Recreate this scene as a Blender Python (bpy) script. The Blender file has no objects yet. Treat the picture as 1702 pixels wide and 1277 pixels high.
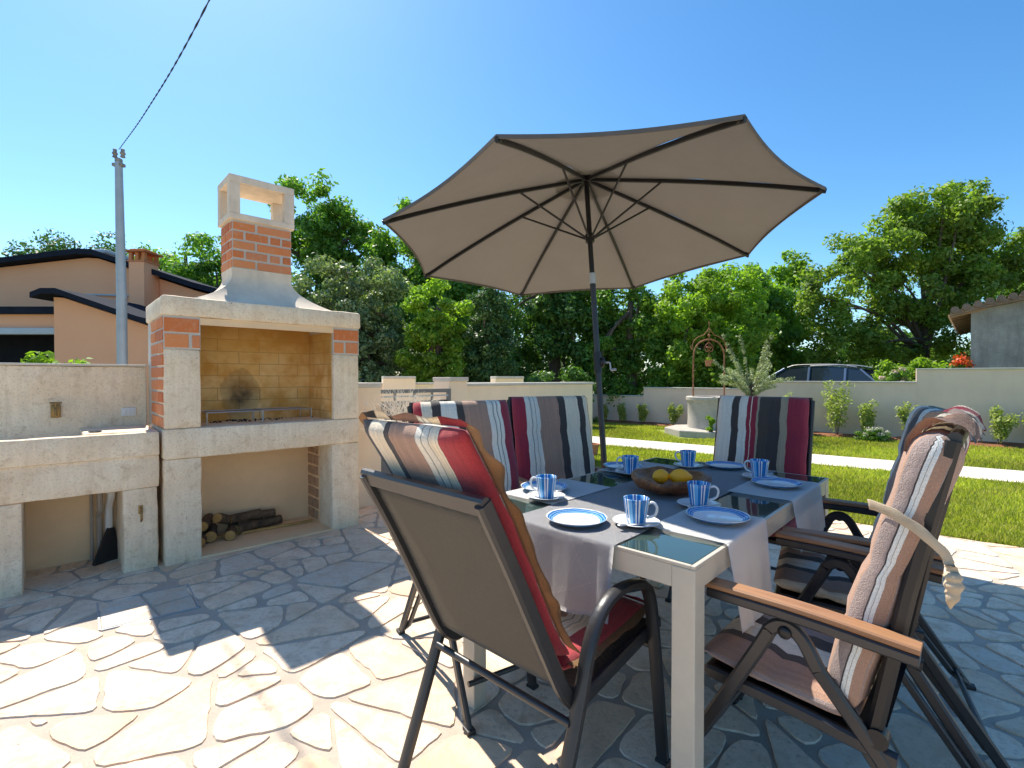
import bpy, bmesh, math, random
import numpy as np
from mathutils import Vector, Matrix, noise
R = math.radians
scn = bpy.context.scene
col = scn.collection

# ------------------------------------------------------------------ camera, sky, sun, exposure
cam_d = bpy.data.cameras.new('camera'); cam = bpy.data.objects.new('camera', cam_d); col.objects.link(cam)
cam.location = (0, 0, 1.22); cam.rotation_euler = (R(90 - 0.735), 0, 0)
cam_d.sensor_width = 36; cam_d.lens = 17.30; cam_d.clip_start = 0.05; cam_d.clip_end = 2000
scn.camera = cam
SUN_EL, SUN_AZ = R(54.2), R(-35.9)          # azimuth from +Y, negative = left
w = bpy.data.worlds.new('World'); scn.world = w; w.use_nodes = True
nt = w.node_tree; bg = nt.nodes['Background']
sky = nt.nodes.new('ShaderNodeTexSky'); sky.sky_type = 'NISHITA'; sky.sun_disc = False
sky.sun_elevation = SUN_EL; sky.sun_rotation = SUN_AZ
sky.air_density = 1.0; sky.dust_density = 0.45; sky.ozone_density = 3.0; sky.altitude = 50
sp = nt.nodes.new('ShaderNodeSeparateColor'); cbn = nt.nodes.new('ShaderNodeCombineColor'); nt.links.new(sky.outputs[0], sp.inputs[0])
for i, (k, p) in enumerate(((.178, 1.47), (.322, 1.18), (.435, 1.04))):      # deepens the clear sky's blue
    pw = nt.nodes.new('ShaderNodeMath'); pw.operation = 'POWER'; nt.links.new(sp.outputs[i], pw.inputs[0]); pw.inputs[1].default_value = p
    ml = nt.nodes.new('ShaderNodeMath'); ml.operation = 'MULTIPLY'; nt.links.new(pw.outputs[0], ml.inputs[0]); ml.inputs[1].default_value = k
    nt.links.new(ml.outputs[0], cbn.inputs[i])
nt.links.new(cbn.outputs[0], bg.inputs[0]); bg.inputs[1].default_value = 0.15
sun_d = bpy.data.lights.new('sun', 'SUN'); sun = bpy.data.objects.new('sun', sun_d); col.objects.link(sun)
sun_d.energy = 2.75; sun_d.angle = R(0.5); sun_d.color = (1.0, 0.93, 0.82)
sdir = Vector((math.sin(SUN_AZ) * math.cos(SUN_EL), math.cos(SUN_AZ) * math.cos(SUN_EL), math.sin(SUN_EL)))
sun.rotation_euler = sdir.to_track_quat('Z', 'Y').to_euler()
scn.view_settings.view_transform = 'Standard'; scn.view_settings.look = 'None'
scn.view_settings.exposure = 1.58; scn.view_settings.gamma = 1
scn.render.engine = 'CYCLES'
scn.cycles.use_denoising = True
scn.cycles.max_bounces = 8; scn.cycles.diffuse_bounces = 5; scn.cycles.transparent_max_bounces = 8
scn.cycles.sample_clamp_indirect = 8

# ------------------------------------------------------------------ helpers: objects
def tag(o, label=None, cat=None, group=None, kind=None):
    if label: o['label'] = label
    if cat: o['category'] = cat
    if group: o['group'] = group
    if kind: o['kind'] = kind
    return o
def empty(name, loc=(0, 0, 0), rz=0, label=None, cat=None, group=None):
    o = bpy.data.objects.new(name, None); col.objects.link(o)
    o.empty_display_size = 0.1
    o.location = loc; o.rotation_euler = (0, 0, rz)
    return tag(o, label, cat, group)
def obj(name, bm, mats, parent=None, smooth=False, loc=None, rz=None):
    me = bpy.data.meshes.new(name)
    bmesh.ops.recalc_face_normals(bm, faces=bm.faces[:])
    bm.to_mesh(me); bm.free()
    if not isinstance(mats, (list, tuple)): mats = [mats]
    for m in mats: me.materials.append(m)
    if smooth:
        me.polygons.foreach_set('use_smooth', [True] * len(me.polygons))
        if smooth != 'all':
            me.set_sharp_from_angle(angle=R(40))
    o = bpy.data.objects.new(name, me); col.objects.link(o)
    if parent: o.parent = parent
    if loc is not None: o.location = loc
    if rz is not None: o.rotation_euler = (0, 0, rz)
    return o
def copy_tree(o, parent=None):
    c = o.copy(); col.objects.link(c); c.parent = parent
    for ch in list(o.children): copy_tree(ch, c)
    return c
BM = bmesh.new
# ------------------------------------------------------------------ helpers: shapes
def box(bm, c, s, mat=0, bev=0.0, rz=0, rot=None, seg=2):
    m = Matrix.Translation(c) @ (rot if rot is not None else Matrix.Rotation(rz, 4, 'Z')) @ Matrix.Diagonal((s[0], s[1], s[2], 1))
    r = bmesh.ops.create_cube(bm, size=1, matrix=m)
    vs = r['verts']; fs = set(f for v in vs for f in v.link_faces)
    for f in fs: f.material_index = mat
    if bev > 0:
        es = list(set(e for v in vs for e in v.link_edges))
        bmesh.ops.bevel(bm, geom=es, offset=bev, segments=seg, profile=0.5, affect='EDGES', clamp_overlap=True)
def box2(bm, a, b, mat=0, bev=0.0, seg=2):
    c = [(a[i] + b[i]) / 2 for i in range(3)]; s = [abs(b[i] - a[i]) for i in range(3)]
    box(bm, c, s, mat, bev, seg=seg)
def spline(pts, n=6):
    P = [Vector(p) for p in pts]; out = []
    for i in range(len(P) - 1):
        p0 = P[i - 1] if i else P[i] * 2 - P[i + 1]; p1 = P[i]; p2 = P[i + 1]
        p3 = P[i + 2] if i + 2 < len(P) else P[i + 1] * 2 - P[i]
        for k in range(n):
            t = k / n
            out.append(0.5 * ((2 * p1) + (-p0 + p2) * t + (2 * p0 - 5 * p1 + 4 * p2 - p3) * t * t + (-p0 + 3 * p1 - 3 * p2 + p3) * t ** 3))
    out.append(P[-1]); return out
def fillet(pts, r, n=4):
    P = [Vector(p) for p in pts]; out = [P[0]]
    for i in range(1, len(P) - 1):
        a = (P[i - 1] - P[i]); b = (P[i + 1] - P[i]); la = min(r, a.length * .49); lb = min(r, b.length * .49)
        pa = P[i] + a.normalized() * la; pb = P[i] + b.normalized() * lb
        for k in range(n + 1):
            t = k / n; out.append(pa * (1 - t) ** 2 + P[i] * 2 * t * (1 - t) + pb * t * t)
    out.append(P[-1]); return out
def sect_round(r, n=8): return [(r * math.cos(2 * math.pi * k / n), r * math.sin(2 * math.pi * k / n)) for k in range(n)]
def sect_rect(a, b, c=.0):
    a /= 2; b /= 2
    if c <= 0: return [(-a, -b), (a, -b), (a, b), (-a, b)]
    return [(-a + c, -b), (a - c, -b), (a, -b + c), (a, b - c), (a - c, b), (-a + c, b), (-a, b - c), (-a, -b + c)]
def tube(bm, pts, sect, side=None, mat=0, radii=None, cap=True):
    P = [Vector(p) for p in pts]; rings = []; prev = None
    for i, p in enumerate(P):
        t = (P[min(i + 1, len(P) - 1)] - P[max(i - 1, 0)])
        if t.length < 1e-9: t = Vector((0, 0, 1))
        t.normalize()
        if side is not None: s = Vector(side)
        elif prev is not None: s = prev
        else: s = Vector((1, 0, 0)) if abs(t.x) < .8 else Vector((0, 1, 0))
        s = (s - t * s.dot(t))
        if s.length < 1e-6: s = t.orthogonal()
        s.normalize(); prev = s
        q = t.cross(s); k = radii[i] if radii else 1
        rings.append([bm.verts.new(p + s * a * k + q * b * k) for a, b in sect])
    n = len(sect)
    for i in range(len(rings) - 1):
        for j in range(n):
            f = bm.faces.new((rings[i][j], rings[i][(j + 1) % n], rings[i + 1][(j + 1) % n], rings[i + 1][j])); f.material_index = mat
    if cap and n > 2:
        for rg in (rings[0][::-1], rings[-1]):
            f = bm.faces.new(rg); f.material_index = mat
def lathe(bm, prof, n=24, mat=0, c=(0, 0, 0), wob=0, seed=0):
    rings = []
    for r, z in prof:
        if r < 1e-5: rings.append([bm.verts.new((c[0], c[1], c[2] + z))])
        else:
            rg = []
            for k in range(n):
                a = 2 * math.pi * k / n; rr = r
                if wob: rr = r * (1 + wob * noise.noise((math.cos(a) * 1.3 + seed, math.sin(a) * 1.3, z * 6)))
                rg.append(bm.verts.new((c[0] + rr * math.cos(a), c[1] + rr * math.sin(a), c[2] + z)))
            rings.append(rg)
    for A, B in zip(rings[:-1], rings[1:]):
        if len(A) == 1 and len(B) == 1: continue
        for k in range(n):
            if len(A) == 1: f = bm.faces.new((A[0], B[k], B[(k + 1) % n]))
            elif len(B) == 1: f = bm.faces.new((A[k], A[(k + 1) % n], B[0]))
            else: f = bm.faces.new((A[k], A[(k + 1) % n], B[(k + 1) % n], B[k]))
            f.material_index = mat
def prism(bm, poly, ext, mat=0, bev=0):
    """poly: list of 3D points (planar), ext: extrusion vector"""
    A = [bm.verts.new(p) for p in poly]; e = Vector(ext); B = [bm.verts.new(Vector(p) + e) for p in poly]
    n = len(A); fs = [bm.faces.new(A), bm.faces.new(B[::-1])]
    for k in range(n): fs.append(bm.faces.new((A[k], B[k], B[(k + 1) % n], A[(k + 1) % n])))
    for f in fs: f.material_index = mat
    if bev:
        es = list(set(x for f in fs for x in f.edges)); bmesh.ops.bevel(bm, geom=es, offset=bev, segments=2, profile=.5, affect='EDGES')
def ball(bm, c, s, mat=0, sub=2):
    r = bmesh.ops.create_icosphere(bm, subdivisions=sub, radius=1, matrix=Matrix.Translation(c) @ Matrix.Diagonal((s[0], s[1], s[2], 1)))
    for v in r['verts']:
        for f in v.link_faces: f.material_index = mat
# ------------------------------------------------------------------ helpers: materials
def newmat(name):
    m = bpy.data.materials.new(name); m.use_nodes = True
    return m, m.node_tree, m.node_tree.nodes['Principled BSDF']
def N(nt, t, **kw):
    n = nt.nodes.new(t)
    for k, v in kw.items():
        if isinstance(k, str) and k.startswith('i_'): n.inputs[int(k[2:])].default_value = v
        else: setattr(n, k, v)
    return n
def c4(c): return (c[0], c[1], c[2], 1)
def mixc(nt, fac, a, b, mode='MIX'):
    n = nt.nodes.new('ShaderNodeMix'); n.data_type = 'RGBA'; n.blend_type = mode
    for sock, val in ((n.inputs[0], fac), (n.inputs[6], a), (n.inputs[7], b)):
        if hasattr(val, 'is_linked') or isinstance(val, bpy.types.NodeSocket): nt.links.new(val, sock)
        elif isinstance(val, (int, float)): sock.default_value = val
        else: sock.default_value = c4(val)
    return n.outputs[2]
def math_n(nt, op, a, b=None, c=None):
    n = nt.nodes.new('ShaderNodeMath'); n.operation = op
    for i, val in enumerate((a, b, c)):
        if val is None: continue
        if isinstance(val, bpy.types.NodeSocket): nt.links.new(val, n.inputs[i])
        else: n.inputs[i].default_value = val
    return n.outputs[0]
def noise_n(nt, scale, detail=4, rough=.6, vec=None, dist=0):
    n = nt.nodes.new('ShaderNodeTexNoise'); n.inputs['Scale'].default_value = scale; n.inputs['Detail'].default_value = detail
    n.inputs['Roughness'].default_value = rough; n.inputs['Distortion'].default_value = dist
    if vec is not None: nt.links.new(vec, n.inputs['Vector'])
    return n.outputs[0]
def ramp(nt, fac, stops, interp='LINEAR'):
    n = nt.nodes.new('ShaderNodeValToRGB'); cr = n.color_ramp; cr.interpolation = interp
    while len(cr.elements) > 1: cr.elements.remove(cr.elements[-1])
    for i, (p, c) in enumerate(stops):
        if isinstance(c, (int, float)): c = (c, c, c)
        if i == 0: cr.elements[0].position = p; cr.elements[0].color = c4(c)
        else: e = cr.elements.new(p); e.color = c4(c)
    if fac is not None: nt.links.new(fac, n.inputs[0])
    return n.outputs[0]
def coords(nt, kind='Object'): return nt.nodes.new('ShaderNodeTexCoord').outputs[kind]
def bump(nt, bs, h, strength=.3, dist=.01):
    b = nt.nodes.new('ShaderNodeBump'); b.inputs['Strength'].default_value = strength; b.inputs['Distance'].default_value = dist
    nt.links.new(h, b.inputs['Height']); nt.links.new(b.outputs[0], bs.inputs['Normal'])
def pm(name, base, rough=.6, metal=0, var=.12, vs=4, bs_=60, bstr=.15, bdist=.003, tint=None, fine=.0, spec=None, streak=0):
    m, nt, b = newmat(name); v = coords(nt)
    n1 = noise_n(nt, vs, 5, .65, v)
    f = ramp(nt, n1, [(.3, 0), (.7, 1)])
    lo = tuple(x * (1 - var) for x in base); hi = tuple(min(1, x * (1 + var)) for x in (tint or base))
    c = mixc(nt, f, lo, hi)
    if fine:
        n2 = noise_n(nt, bs_ * 1.7, 3, .7, v); g = ramp(nt, n2, [(.35, 1 - fine), (.65, 1)])
        c = mixc(nt, 1.0, c, g, 'MULTIPLY')
    if streak:
        mp = nt.nodes.new('ShaderNodeMapping'); nt.links.new(v, mp.inputs[0]); mp.inputs['Scale'].default_value = (3.5, 3.5, .5)
        c = mixc(nt, 1.0, c, ramp(nt, noise_n(nt, 1, 5, .7, mp.outputs[0]), [(.42, 1 - streak), (.58, 1)]), 'MULTIPLY')
    nt.links.new(c, b.inputs['Base Color']); b.inputs['Roughness'].default_value = rough; b.inputs['Metallic'].default_value = metal
    if spec is not None: b.inputs['Specular IOR Level'].default_value = spec
    if bstr: bump(nt, b, noise_n(nt, bs_, 5, .65, v), bstr, bdist)
    return m
def leafmat(name, a, b_, trans=.35, rough=.5, red=None):
    m, nt, b = newmat(name); out = nt.nodes['Material Output']
    geo = nt.nodes.new('ShaderNodeNewGeometry'); rnd = geo.outputs['Random Per Island']
    c = mixc(nt, rnd, a, b_)
    if name == 'grass_blade': c = mixc(nt, ramp(nt, noise_n(nt, 2.2, 5, .7, coords(nt)), [(.48, 0), (.68, .75)]), c, (.42, .36, .12))
    big = ramp(nt, noise_n(nt, .7, 2, .5, coords(nt)), [(.35, .7), (.65, 1.15)])
    c = mixc(nt, 1.0, c, big, 'MULTIPLY')
    nt.links.new(c, b.inputs['Base Color']); b.inputs['Roughness'].default_value = rough
    b.inputs['Specular IOR Level'].default_value = .35
    t = nt.nodes.new('ShaderNodeBsdfTranslucent')
    c2 = mixc(nt, 1.0, c, (1.35, 1.5, .55), 'MULTIPLY'); nt.links.new(c2, t.inputs[0])
    mx = nt.nodes.new('ShaderNodeMixShader'); mx.inputs[0].default_value = trans
    nt.links.new(b.outputs[0], mx.inputs[1]); nt.links.new(t.outputs[0], mx.inputs[2]); nt.links.new(mx.outputs[0], out.inputs[0])
    return m

# limestone plaster of the barbecue
def stonemat():
    m, nt, b = newmat('limestone_render'); v = coords(nt)
    n1 = noise_n(nt, 3.0, 6, .7, v); n2 = noise_n(nt, 14, 6, .75, v, .4); n3 = noise_n(nt, 90, 4, .7, v)
    c = mixc(nt, ramp(nt, n1, [(.38, 0), (.62, 1)]), (.82, .655, .455), (.93, .80, .60))
    mps = nt.nodes.new('ShaderNodeMapping'); nt.links.new(v, mps.inputs[0]); mps.inputs['Scale'].default_value = (26, 26, 2.5)
    c = mixc(nt, ramp(nt, noise_n(nt, 1, 5, .7, mps.outputs[0]), [(.4, 0), (.7, .45)]), c, (.64, .51, .36))
    c = mixc(nt, ramp(nt, n2, [(.52, 0), (.72, .7)]), c, (.55, .38, .21))
    c = mixc(nt, ramp(nt, n3, [(.34, .5), (.46, 0)]), c, (.40, .33, .25))
    vor = nt.nodes.new('ShaderNodeTexVoronoi'); vor.inputs['Scale'].default_value = 28; nt.links.new(v, vor.inputs['Vector'])
    pit = ramp(nt, vor.outputs['Distance'], [(.05, 1), (.12, 0)])
    pit = mixc(nt, 1.0, pit, ramp(nt, noise_n(nt, 9, 2, .5, v), [(.55, 0), (.6, 1)]), 'MULTIPLY')
    c = mixc(nt, pit, c, (.22, .18, .13))
    nt.links.new(c, b.inputs['Base Color']); b.inputs['Roughness'].default_value = .88
    h = math_n(nt, 'ADD', n3, math_n(nt, 'MULTIPLY', n2, 1.2)); bump(nt, b, h, .45, .006)
    return m
M = {}
M['stone'] = stonemat()
M['mortar'] = pm('white_mortar', (.62, .57, .49), .9, var=.1, vs=12, bs_=120, bstr=.5, fine=.2)
def brickmat():
    m, nt, b = newmat('red_brick'); v = coords(nt)
    geo = nt.nodes.new('ShaderNodeNewGeometry')
    c = ramp(nt, geo.outputs['Random Per Island'], [(0, (.50, .13, .04)), (.4, (.64, .19, .055)), (.75, (.72, .26, .09)), (1, (.60, .22, .10))])
    n2 = noise_n(nt, 22, 5, .7, v)
    c = mixc(nt, ramp(nt, n2, [(.5, 0), (.72, .5)]), c, (.66, .40, .24))
    nt.links.new(c, b.inputs['Base Color']); b.inputs['Roughness'].default_value = .85
    bump(nt, b, noise_n(nt, 70, 5, .7, v), .5, .004); return m
M['brick'] = brickmat()
def firebrick():
    m, nt, b = newmat('firebrick_lining'); v = coords(nt)
    sep = nt.nodes.new('ShaderNodeSeparateXYZ'); nt.links.new(v, sep.inputs[0])
    com = nt.nodes.new('ShaderNodeCombineXYZ'); nt.links.new(math_n(nt, 'ADD', sep.outputs[0], sep.outputs[1]), com.inputs[0]); nt.links.new(sep.outputs[2], com.inputs[1])
    br = nt.nodes.new('ShaderNodeTexBrick'); nt.links.new(com.outputs[0], br.inputs['Vector'])
    br.inputs['Scale'].default_value = 1; br.inputs['Brick Width'].default_value = .30; br.inputs['Row Height'].default_value = .095
    br.inputs['Mortar Size'].default_value = .0022; br.inputs['Mortar Smooth'].default_value = .2
    br.inputs['Color1'].default_value = (.80, .48, .15, 1); br.inputs['Color2'].default_value = (.90, .62, .28, 1); br.inputs['Mortar'].default_value = (.30, .21, .10, 1)
    n1 = noise_n(nt, 5, 5, .6, v)
    c = mixc(nt, ramp(nt, n1, [(.42, 0), (.62, .8)]), br.outputs[0], (.60, .27, .04))
    # smoke browning: stain, stronger at the top of the lining
    up = nt.nodes.new('ShaderNodeMapRange'); nt.links.new(sep.outputs[2], up.inputs[0]); up.inputs[1].default_value = 1.15; up.inputs[2].default_value = 1.65
    c = mixc(nt, math_n(nt, 'MULTIPLY', up.outputs[0], .8), c, (.40, .22, .04))
    # soot mark with its own shape, above the rack
    dx = math_n(nt, 'SUBTRACT', sep.outputs[0], .57); dz = math_n(nt, 'SUBTRACT', sep.outputs[2], 1.08)
    n4 = noise_n(nt, 6, 5, .65, v)
    d = math_n(nt, 'ADD', math_n(nt, 'MULTIPLY', math_n(nt, 'MULTIPLY', dx, dx), 26), math_n(nt, 'MULTIPLY', math_n(nt, 'MULTIPLY', dz, dz), 13))
    d = math_n(nt, 'ADD', d, math_n(nt, 'MULTIPLY', n4, .9))
    c = mixc(nt, ramp(nt, d, [(.38, .9), (.62, .5), (1.0, .2), (2.0, 0)]), c, (.05, .035, .02))
    nt.links.new(c, b.inputs['Base Color']); b.inputs['Roughness'].default_value = .85
    bump(nt, b, br.outputs['Fac'], -.4, .004); return m
M['firebrick'] = firebrick()
M['niche'] = pm('ochre_plaster', (.86, .61, .36), .9, var=.08, vs=3, bs_=70, bstr=.3)
M['cream'] = pm('cream_wall_plaster', (.88, .71, .51), .9, var=.05, vs=2.5, bs_=160, bstr=.35, bdist=.004, streak=0.04)
M['greige'] = pm('greige_wall_plaster', (.80, .61, .47), .9, var=.07, vs=1.6, bs_=120, bstr=.35, bdist=.004, streak=0.035)
M['cap'] = pm('stone_coping', (.60, .56, .48), .8, var=.1, vs=6, bs_=60, bstr=.2, fine=.15)
M['alu'] = pm('champagne_aluminium', (.52, .475, .385), .38, .0, var=.04, vs=20, bs_=400, bstr=.05, spec=.6)
M['dark'] = pm('anthracite_metal', (.040, .039, .040), .36, .25, var=.12, vs=12, bs_=300, bstr=.06, spec=.55)
M['black'] = pm('black_metal', (.012, .012, .013), .4, .1, var=.1, vs=12, bs_=300, bstr=.05)
M['plastic'] = pm('black_plastic', (.018, .018, .02), .45, 0, var=.1, vs=9, bs_=100, bstr=.05)
M['iron'] = pm('rusted_iron', (.30, .11, .045), .85, .0, var=.4, vs=14, bs_=120, bstr=.6, tint=(.34, .15, .07))
M['galv'] = pm('galvanised_steel', (.42, .44, .46), .5, .3, var=.12, vs=3, bs_=80, bstr=.1)
M['concrete'] = pm('grey_concrete', (.36, .34, .31), .9, var=.28, vs=2.2, bs_=30, bstr=.5, bdist=.01, fine=.25, streak=0.16)
M['wellstone'] = pm('pale_well_stone', (.47, .43, .37), .85, var=.15, vs=7, bs_=45, bstr=.5, bdist=.006, fine=.2)
M['steel'] = pm('zinc_wire', (.55, .54, .52), .35, .8, var=.08, vs=30, bs_=100, bstr=.0)
M['brass'] = pm('old_brass', (.30, .19, .07), .45, .7, var=.25, vs=30, bs_=100, bstr=.2)
M['white'] = pm('white_plastic', (.74, .73, .70), .4, var=.03, vs=20, bstr=0)
M['pipe'] = pm('grey_pipe', (.36, .31, .26), .5, var=.1, vs=10, bstr=.05)
M['soil'] = pm('red_soil', (.27, .105, .045), .95, var=.3, vs=9, bs_=50, bstr=.9, bdist=.02, fine=.3)
M['bark'] = pm('tree_bark', (.12, .09, .065), .95, var=.35, vs=5, bs_=25, bstr=.9, bdist=.02)
M['cutwood'] = pm('cut_wood', (.46, .27, .09), .8, var=.2, vs=20, bs_=90, bstr=.3)
M['logbark'] = pm('firewood_bark', (.075, .048, .03), .95, var=.5, vs=18, bs_=60, bstr=1, bdist=.01, tint=(.13, .085, .05))
M['stake'] = pm('wooden_stake', (.34, .20, .11), .85, var=.2, vs=8, bs_=50, bstr=.4)
M['terracotta'] = pm('terracotta', (.48, .20, .10), .8, var=.15, vs=12, bs_=60, bstr=.2)
M['peach'] = pm('salmon_house_plaster', (1.0, .47, .26), .9, var=.045, vs=.8, bs_=90, bstr=.25)
M['fascia_and_shade'] = pm('dark_roof_edge_and_porch_shade', (.020, .024, .036), .95, var=.2, vs=3, bs_=30, bstr=.2, spec=.1)
M['rooftile'] = pm('weathered_roof_tile', (.24, .165, .12), .9, var=.3, vs=4, bs_=16, bstr=.8, bdist=.02)
M['gutter'] = pm('pale_gutter', (.52, .55, .58), .5, var=.05, vs=3, bstr=0)
M['gategrey'] = pm('grey_gate_paint', (.17, .17, .165), .5, var=.06, vs=4, bs_=100, bstr=.05)
M['lemon'] = pm('lemon_peel', (1.0, .41, .01), .42, var=.08, vs=15, bs_=220, bstr=.35, bdist=.002)
M['twig'] = pm('bleached_twig', (.82, .74, .62), .8, var=.15, vs=20, bstr=0)
M['rope'] = pm('tan_cloth_tape', (.48, .38, .26), .9, var=.12, vs=20, bs_=300, bstr=.5, bdist=.002)
M['tyre'] = pm('tyre_rubber', (.02, .02, .02), .8, bstr=.1)
def sling():
    m, nt, b = newmat('taupe_sling_mesh'); v = coords(nt)
    wv = nt.nodes.new('ShaderNodeTexWave'); wv.bands_direction = 'X'; wv.inputs['Scale'].default_value = 120; nt.links.new(v, wv.inputs['Vector'])
    wz = nt.nodes.new('ShaderNodeTexWave'); wz.bands_direction = 'Z'; wz.inputs['Scale'].default_value = 120; nt.links.new(v, wz.inputs['Vector'])
    h = math_n(nt, 'MULTIPLY', wv.outputs[1], wz.outputs[1])
    n1 = noise_n(nt, 130, 3, .7, v)
    c = mixc(nt, n1, (.17, .152, .125), (.25, .225, .187)); c = mixc(nt, h, c, (.13, .117, .097))
    nt.links.new(c, b.inputs['Base Color']); b.inputs['Roughness'].default_value = .8; bump(nt, b, h, .3, .001)
    return m
M['sling'] = sling()
def woodmat(name, a, b_, axis='Y', sc=6):
    m, nt, b = newmat(name); v = coords(nt)
    mp = nt.nodes.new('ShaderNodeMapping'); nt.links.new(v, mp.inputs[0])
    s = [40, 40, 40]; s['XYZ'.index(axis)] = 3; mp.inputs['Scale'].default_value = s
    n1 = noise_n(nt, 1.0, 6, .7, mp.outputs[0], .5)
    c = mixc(nt, ramp(nt, n1, [(.35, 0), (.65, 1)]), a, b_)
    nt.links.new(c, b.inputs['Base Color']); b.inputs['Roughness'].default_value = .5; bump(nt, b, n1, .25, .002); return m
M['teak'] = woodmat('arm_wood', (.25, .115, .05), (.40, .21, .105))
M['bowlwood'] = woodmat('bowl_wood', (.10, .032, .012), (.36, .14, .045), 'X', 3)
def glassmat():
    m, nt, b = newmat('smoked_tabletop_glass')
    v = coords(nt); n1 = noise_n(nt, 60, 4, .8, v)
    b.inputs['Base Color'].default_value = (.03, .055, .045, 1); b.inputs['Specular IOR Level'].default_value = .4
    nt.links.new(ramp(nt, n1, [(.4, .02), (.7, .09)]), b.inputs['Roughness'])
    b.inputs['Coat Weight'].default_value = .15; b.inputs['Coat Roughness'].default_value = .02
    return m
M['glass'] = glassmat()
def carglass():
    m, nt, b = newmat('car_glass'); b.inputs['Base Color'].default_value = (.02, .03, .04, 1); b.inputs['Roughness'].default_value = .04; b.inputs['Specular IOR Level'].default_value = .8
    return m
M['carglass'] = carglass()
def carpaint(name, c):
    m, nt, b = newmat(name); b.inputs['Base Color'].default_value = c4(c); b.inputs['Roughness'].default_value = .3; b.inputs['Metallic'].default_value = .4
    b.inputs['Coat Weight'].default_value = 1; b.inputs['Coat Roughness'].default_value = .05; return m
M['carblue'] = carpaint('dark_blue_car_paint', (.13, .18, .27))
def canopymat():
    m, nt, b = newmat('taupe_canopy_fabric'); out = nt.nodes['Material Output']; v = coords(nt)
    n1 = noise_n(nt, 300, 2, .7, v); c = mixc(nt, n1, (.190, .180, .168), (.242, .229, .214)); c = mixc(nt, 1.0, c, ramp(nt, noise_n(nt, 1.1, 5, .65, v), [(.3, .88), (.7, 1.08)]), 'MULTIPLY')
    nt.links.new(c, b.inputs['Base Color']); b.inputs['Roughness'].default_value = .9; b.inputs['Specular IOR Level'].default_value = .1
    bump(nt, b, noise_n(nt, 2.5, 3, .5, v), .3, .03)
    t = nt.nodes.new('ShaderNodeBsdfTranslucent'); t.inputs[0].default_value = (.22, .18, .145, 1)
    mx = nt.nodes.new('ShaderNodeMixShader'); mx.inputs[0].default_value = .10
    nt.links.new(b.outputs[0], mx.inputs[1]); nt.links.new(t.outputs[0], mx.inputs[2]); nt.links.new(mx.outputs[0], out.inputs[0]); return m
M['canopy'] = canopymat()
# striped cushion cloth: UV.x runs across the cushion
RED = (.42, .028, .035); BURG = (.33, .02, .045); CREAM = (.86, .72, .53); WHITE = (.87, .79, .66); DARK = (.06, .045, .04); TAUPE = (.43, .255, .175)
TAN = (.42, .235, .10); SAND = (.42, .33, .22); MAUVE = (.37, .28, .25)
def stripemat(name, stripes, lines=True):
    m, nt, b = newmat(name)
    uv = nt.nodes.new('ShaderNodeTexCoord').outputs['UV']; sep = nt.nodes.new('ShaderNodeSeparateXYZ'); nt.links.new(uv, sep.inputs[0])
    v = coords(nt); jit = noise_n(nt, 25, 3, .6, v)
    u = math_n(nt, 'ADD', sep.outputs[0], math_n(nt, 'MULTIPLY', math_n(nt, 'SUBTRACT', jit, .5), .012))
    c = ramp(nt, u, stripes, 'CONSTANT')
    weave = noise_n(nt, 350, 2, .7, v)
    c = mixc(nt, 1.0, c, ramp(nt, weave, [(.3, .78), (.7, 1.12)]), 'MULTIPLY')
    # thread streaks that run down the cloth
    mp = nt.nodes.new('ShaderNodeMapping'); nt.links.new(uv, mp.inputs[0]); mp.inputs['Scale'].default_value = (130, 2.0, 1)
    st = noise_n(nt, 1, 3, .6, mp.outputs[0]); c = mixc(nt, 1.0, c, ramp(nt, st, [(.35, .82), (.65, 1.1)]), 'MULTIPLY')
    nt.links.new(c, b.inputs['Base Color']); b.inputs['Roughness'].default_value = .85; b.inputs['Sheen Weight'].default_value = .2
    h = math_n(nt, 'ADD', weave, math_n(nt, 'MULTIPLY', noise_n(nt, 14, 4, .6, v), 3)); bump(nt, b, h, .5, .006)
    return m
def seq(*ws):
    tot = sum(x[0] for x in ws); p = .05; out = [(0, TAN)]
    for wd, c in ws: out.append((p, c)); p += wd / tot * .9
    out.append((.95, TAN)); return out
def flip(s):
    out = [(0, s[0][1])]
    for i in range(len(s) - 1, 0, -1): out.append((1 - s[i][0] if i < len(s) - 1 else .05, s[i - 1][1]))
    return out
GR = (.36, .34, .28)
S1 = [(0, TAN)] + [(.05, DARK), (.16, CREAM), (.31, DARK), (.36, TAUPE), (.58, WHITE), (.625, GR), (.635, WHITE), (.68, GR), (.69, CREAM), (.76, RED)] + [(.965, TAN)]
S2 = [(0, TAN), (.05, BURG), (.17, WHITE), (.205, GR), (.215, WHITE), (.25, GR), (.26, WHITE), (.31, TAUPE), (.52, DARK), (.58, WHITE), (.72, DARK), (.80, CREAM), (.89, RED), (.965, BURG)]
S3 = [(0, BURG), (.03, RED), (.06, CREAM), (.14, DARK), (.22, CREAM), (.38, DARK), (.46, TAUPE), (.66, WHITE), (.70, GR), (.71, WHITE), (.75, GR), (.76, WHITE), (.82, BURG)]
S4 = [(0, BURG), (.24, SAND), (.31, DARK), (.42, (.07, .055, .04)), (.50, SAND), (.515, BURG), (.555, CREAM), (.565, BURG), (.60, WHITE), (.68, DARK), (.76, WHITE), (.93, DARK)]
S5 = [(0, MAUVE), (.06, TAUPE), (.24, DARK), (.32, WHITE), (.46, DARK), (.54, MAUVE), (.66, WHITE), (.70, GR), (.71, WHITE), (.76, BURG), (.90, WHITE)]
S6 = [(0, CREAM), (.08, TAUPE), (.26, DARK), (.34, WHITE), (.50, DARK), (.58, TAUPE), (.70, WHITE), (.84, BURG), (.96, WHITE)]
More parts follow.
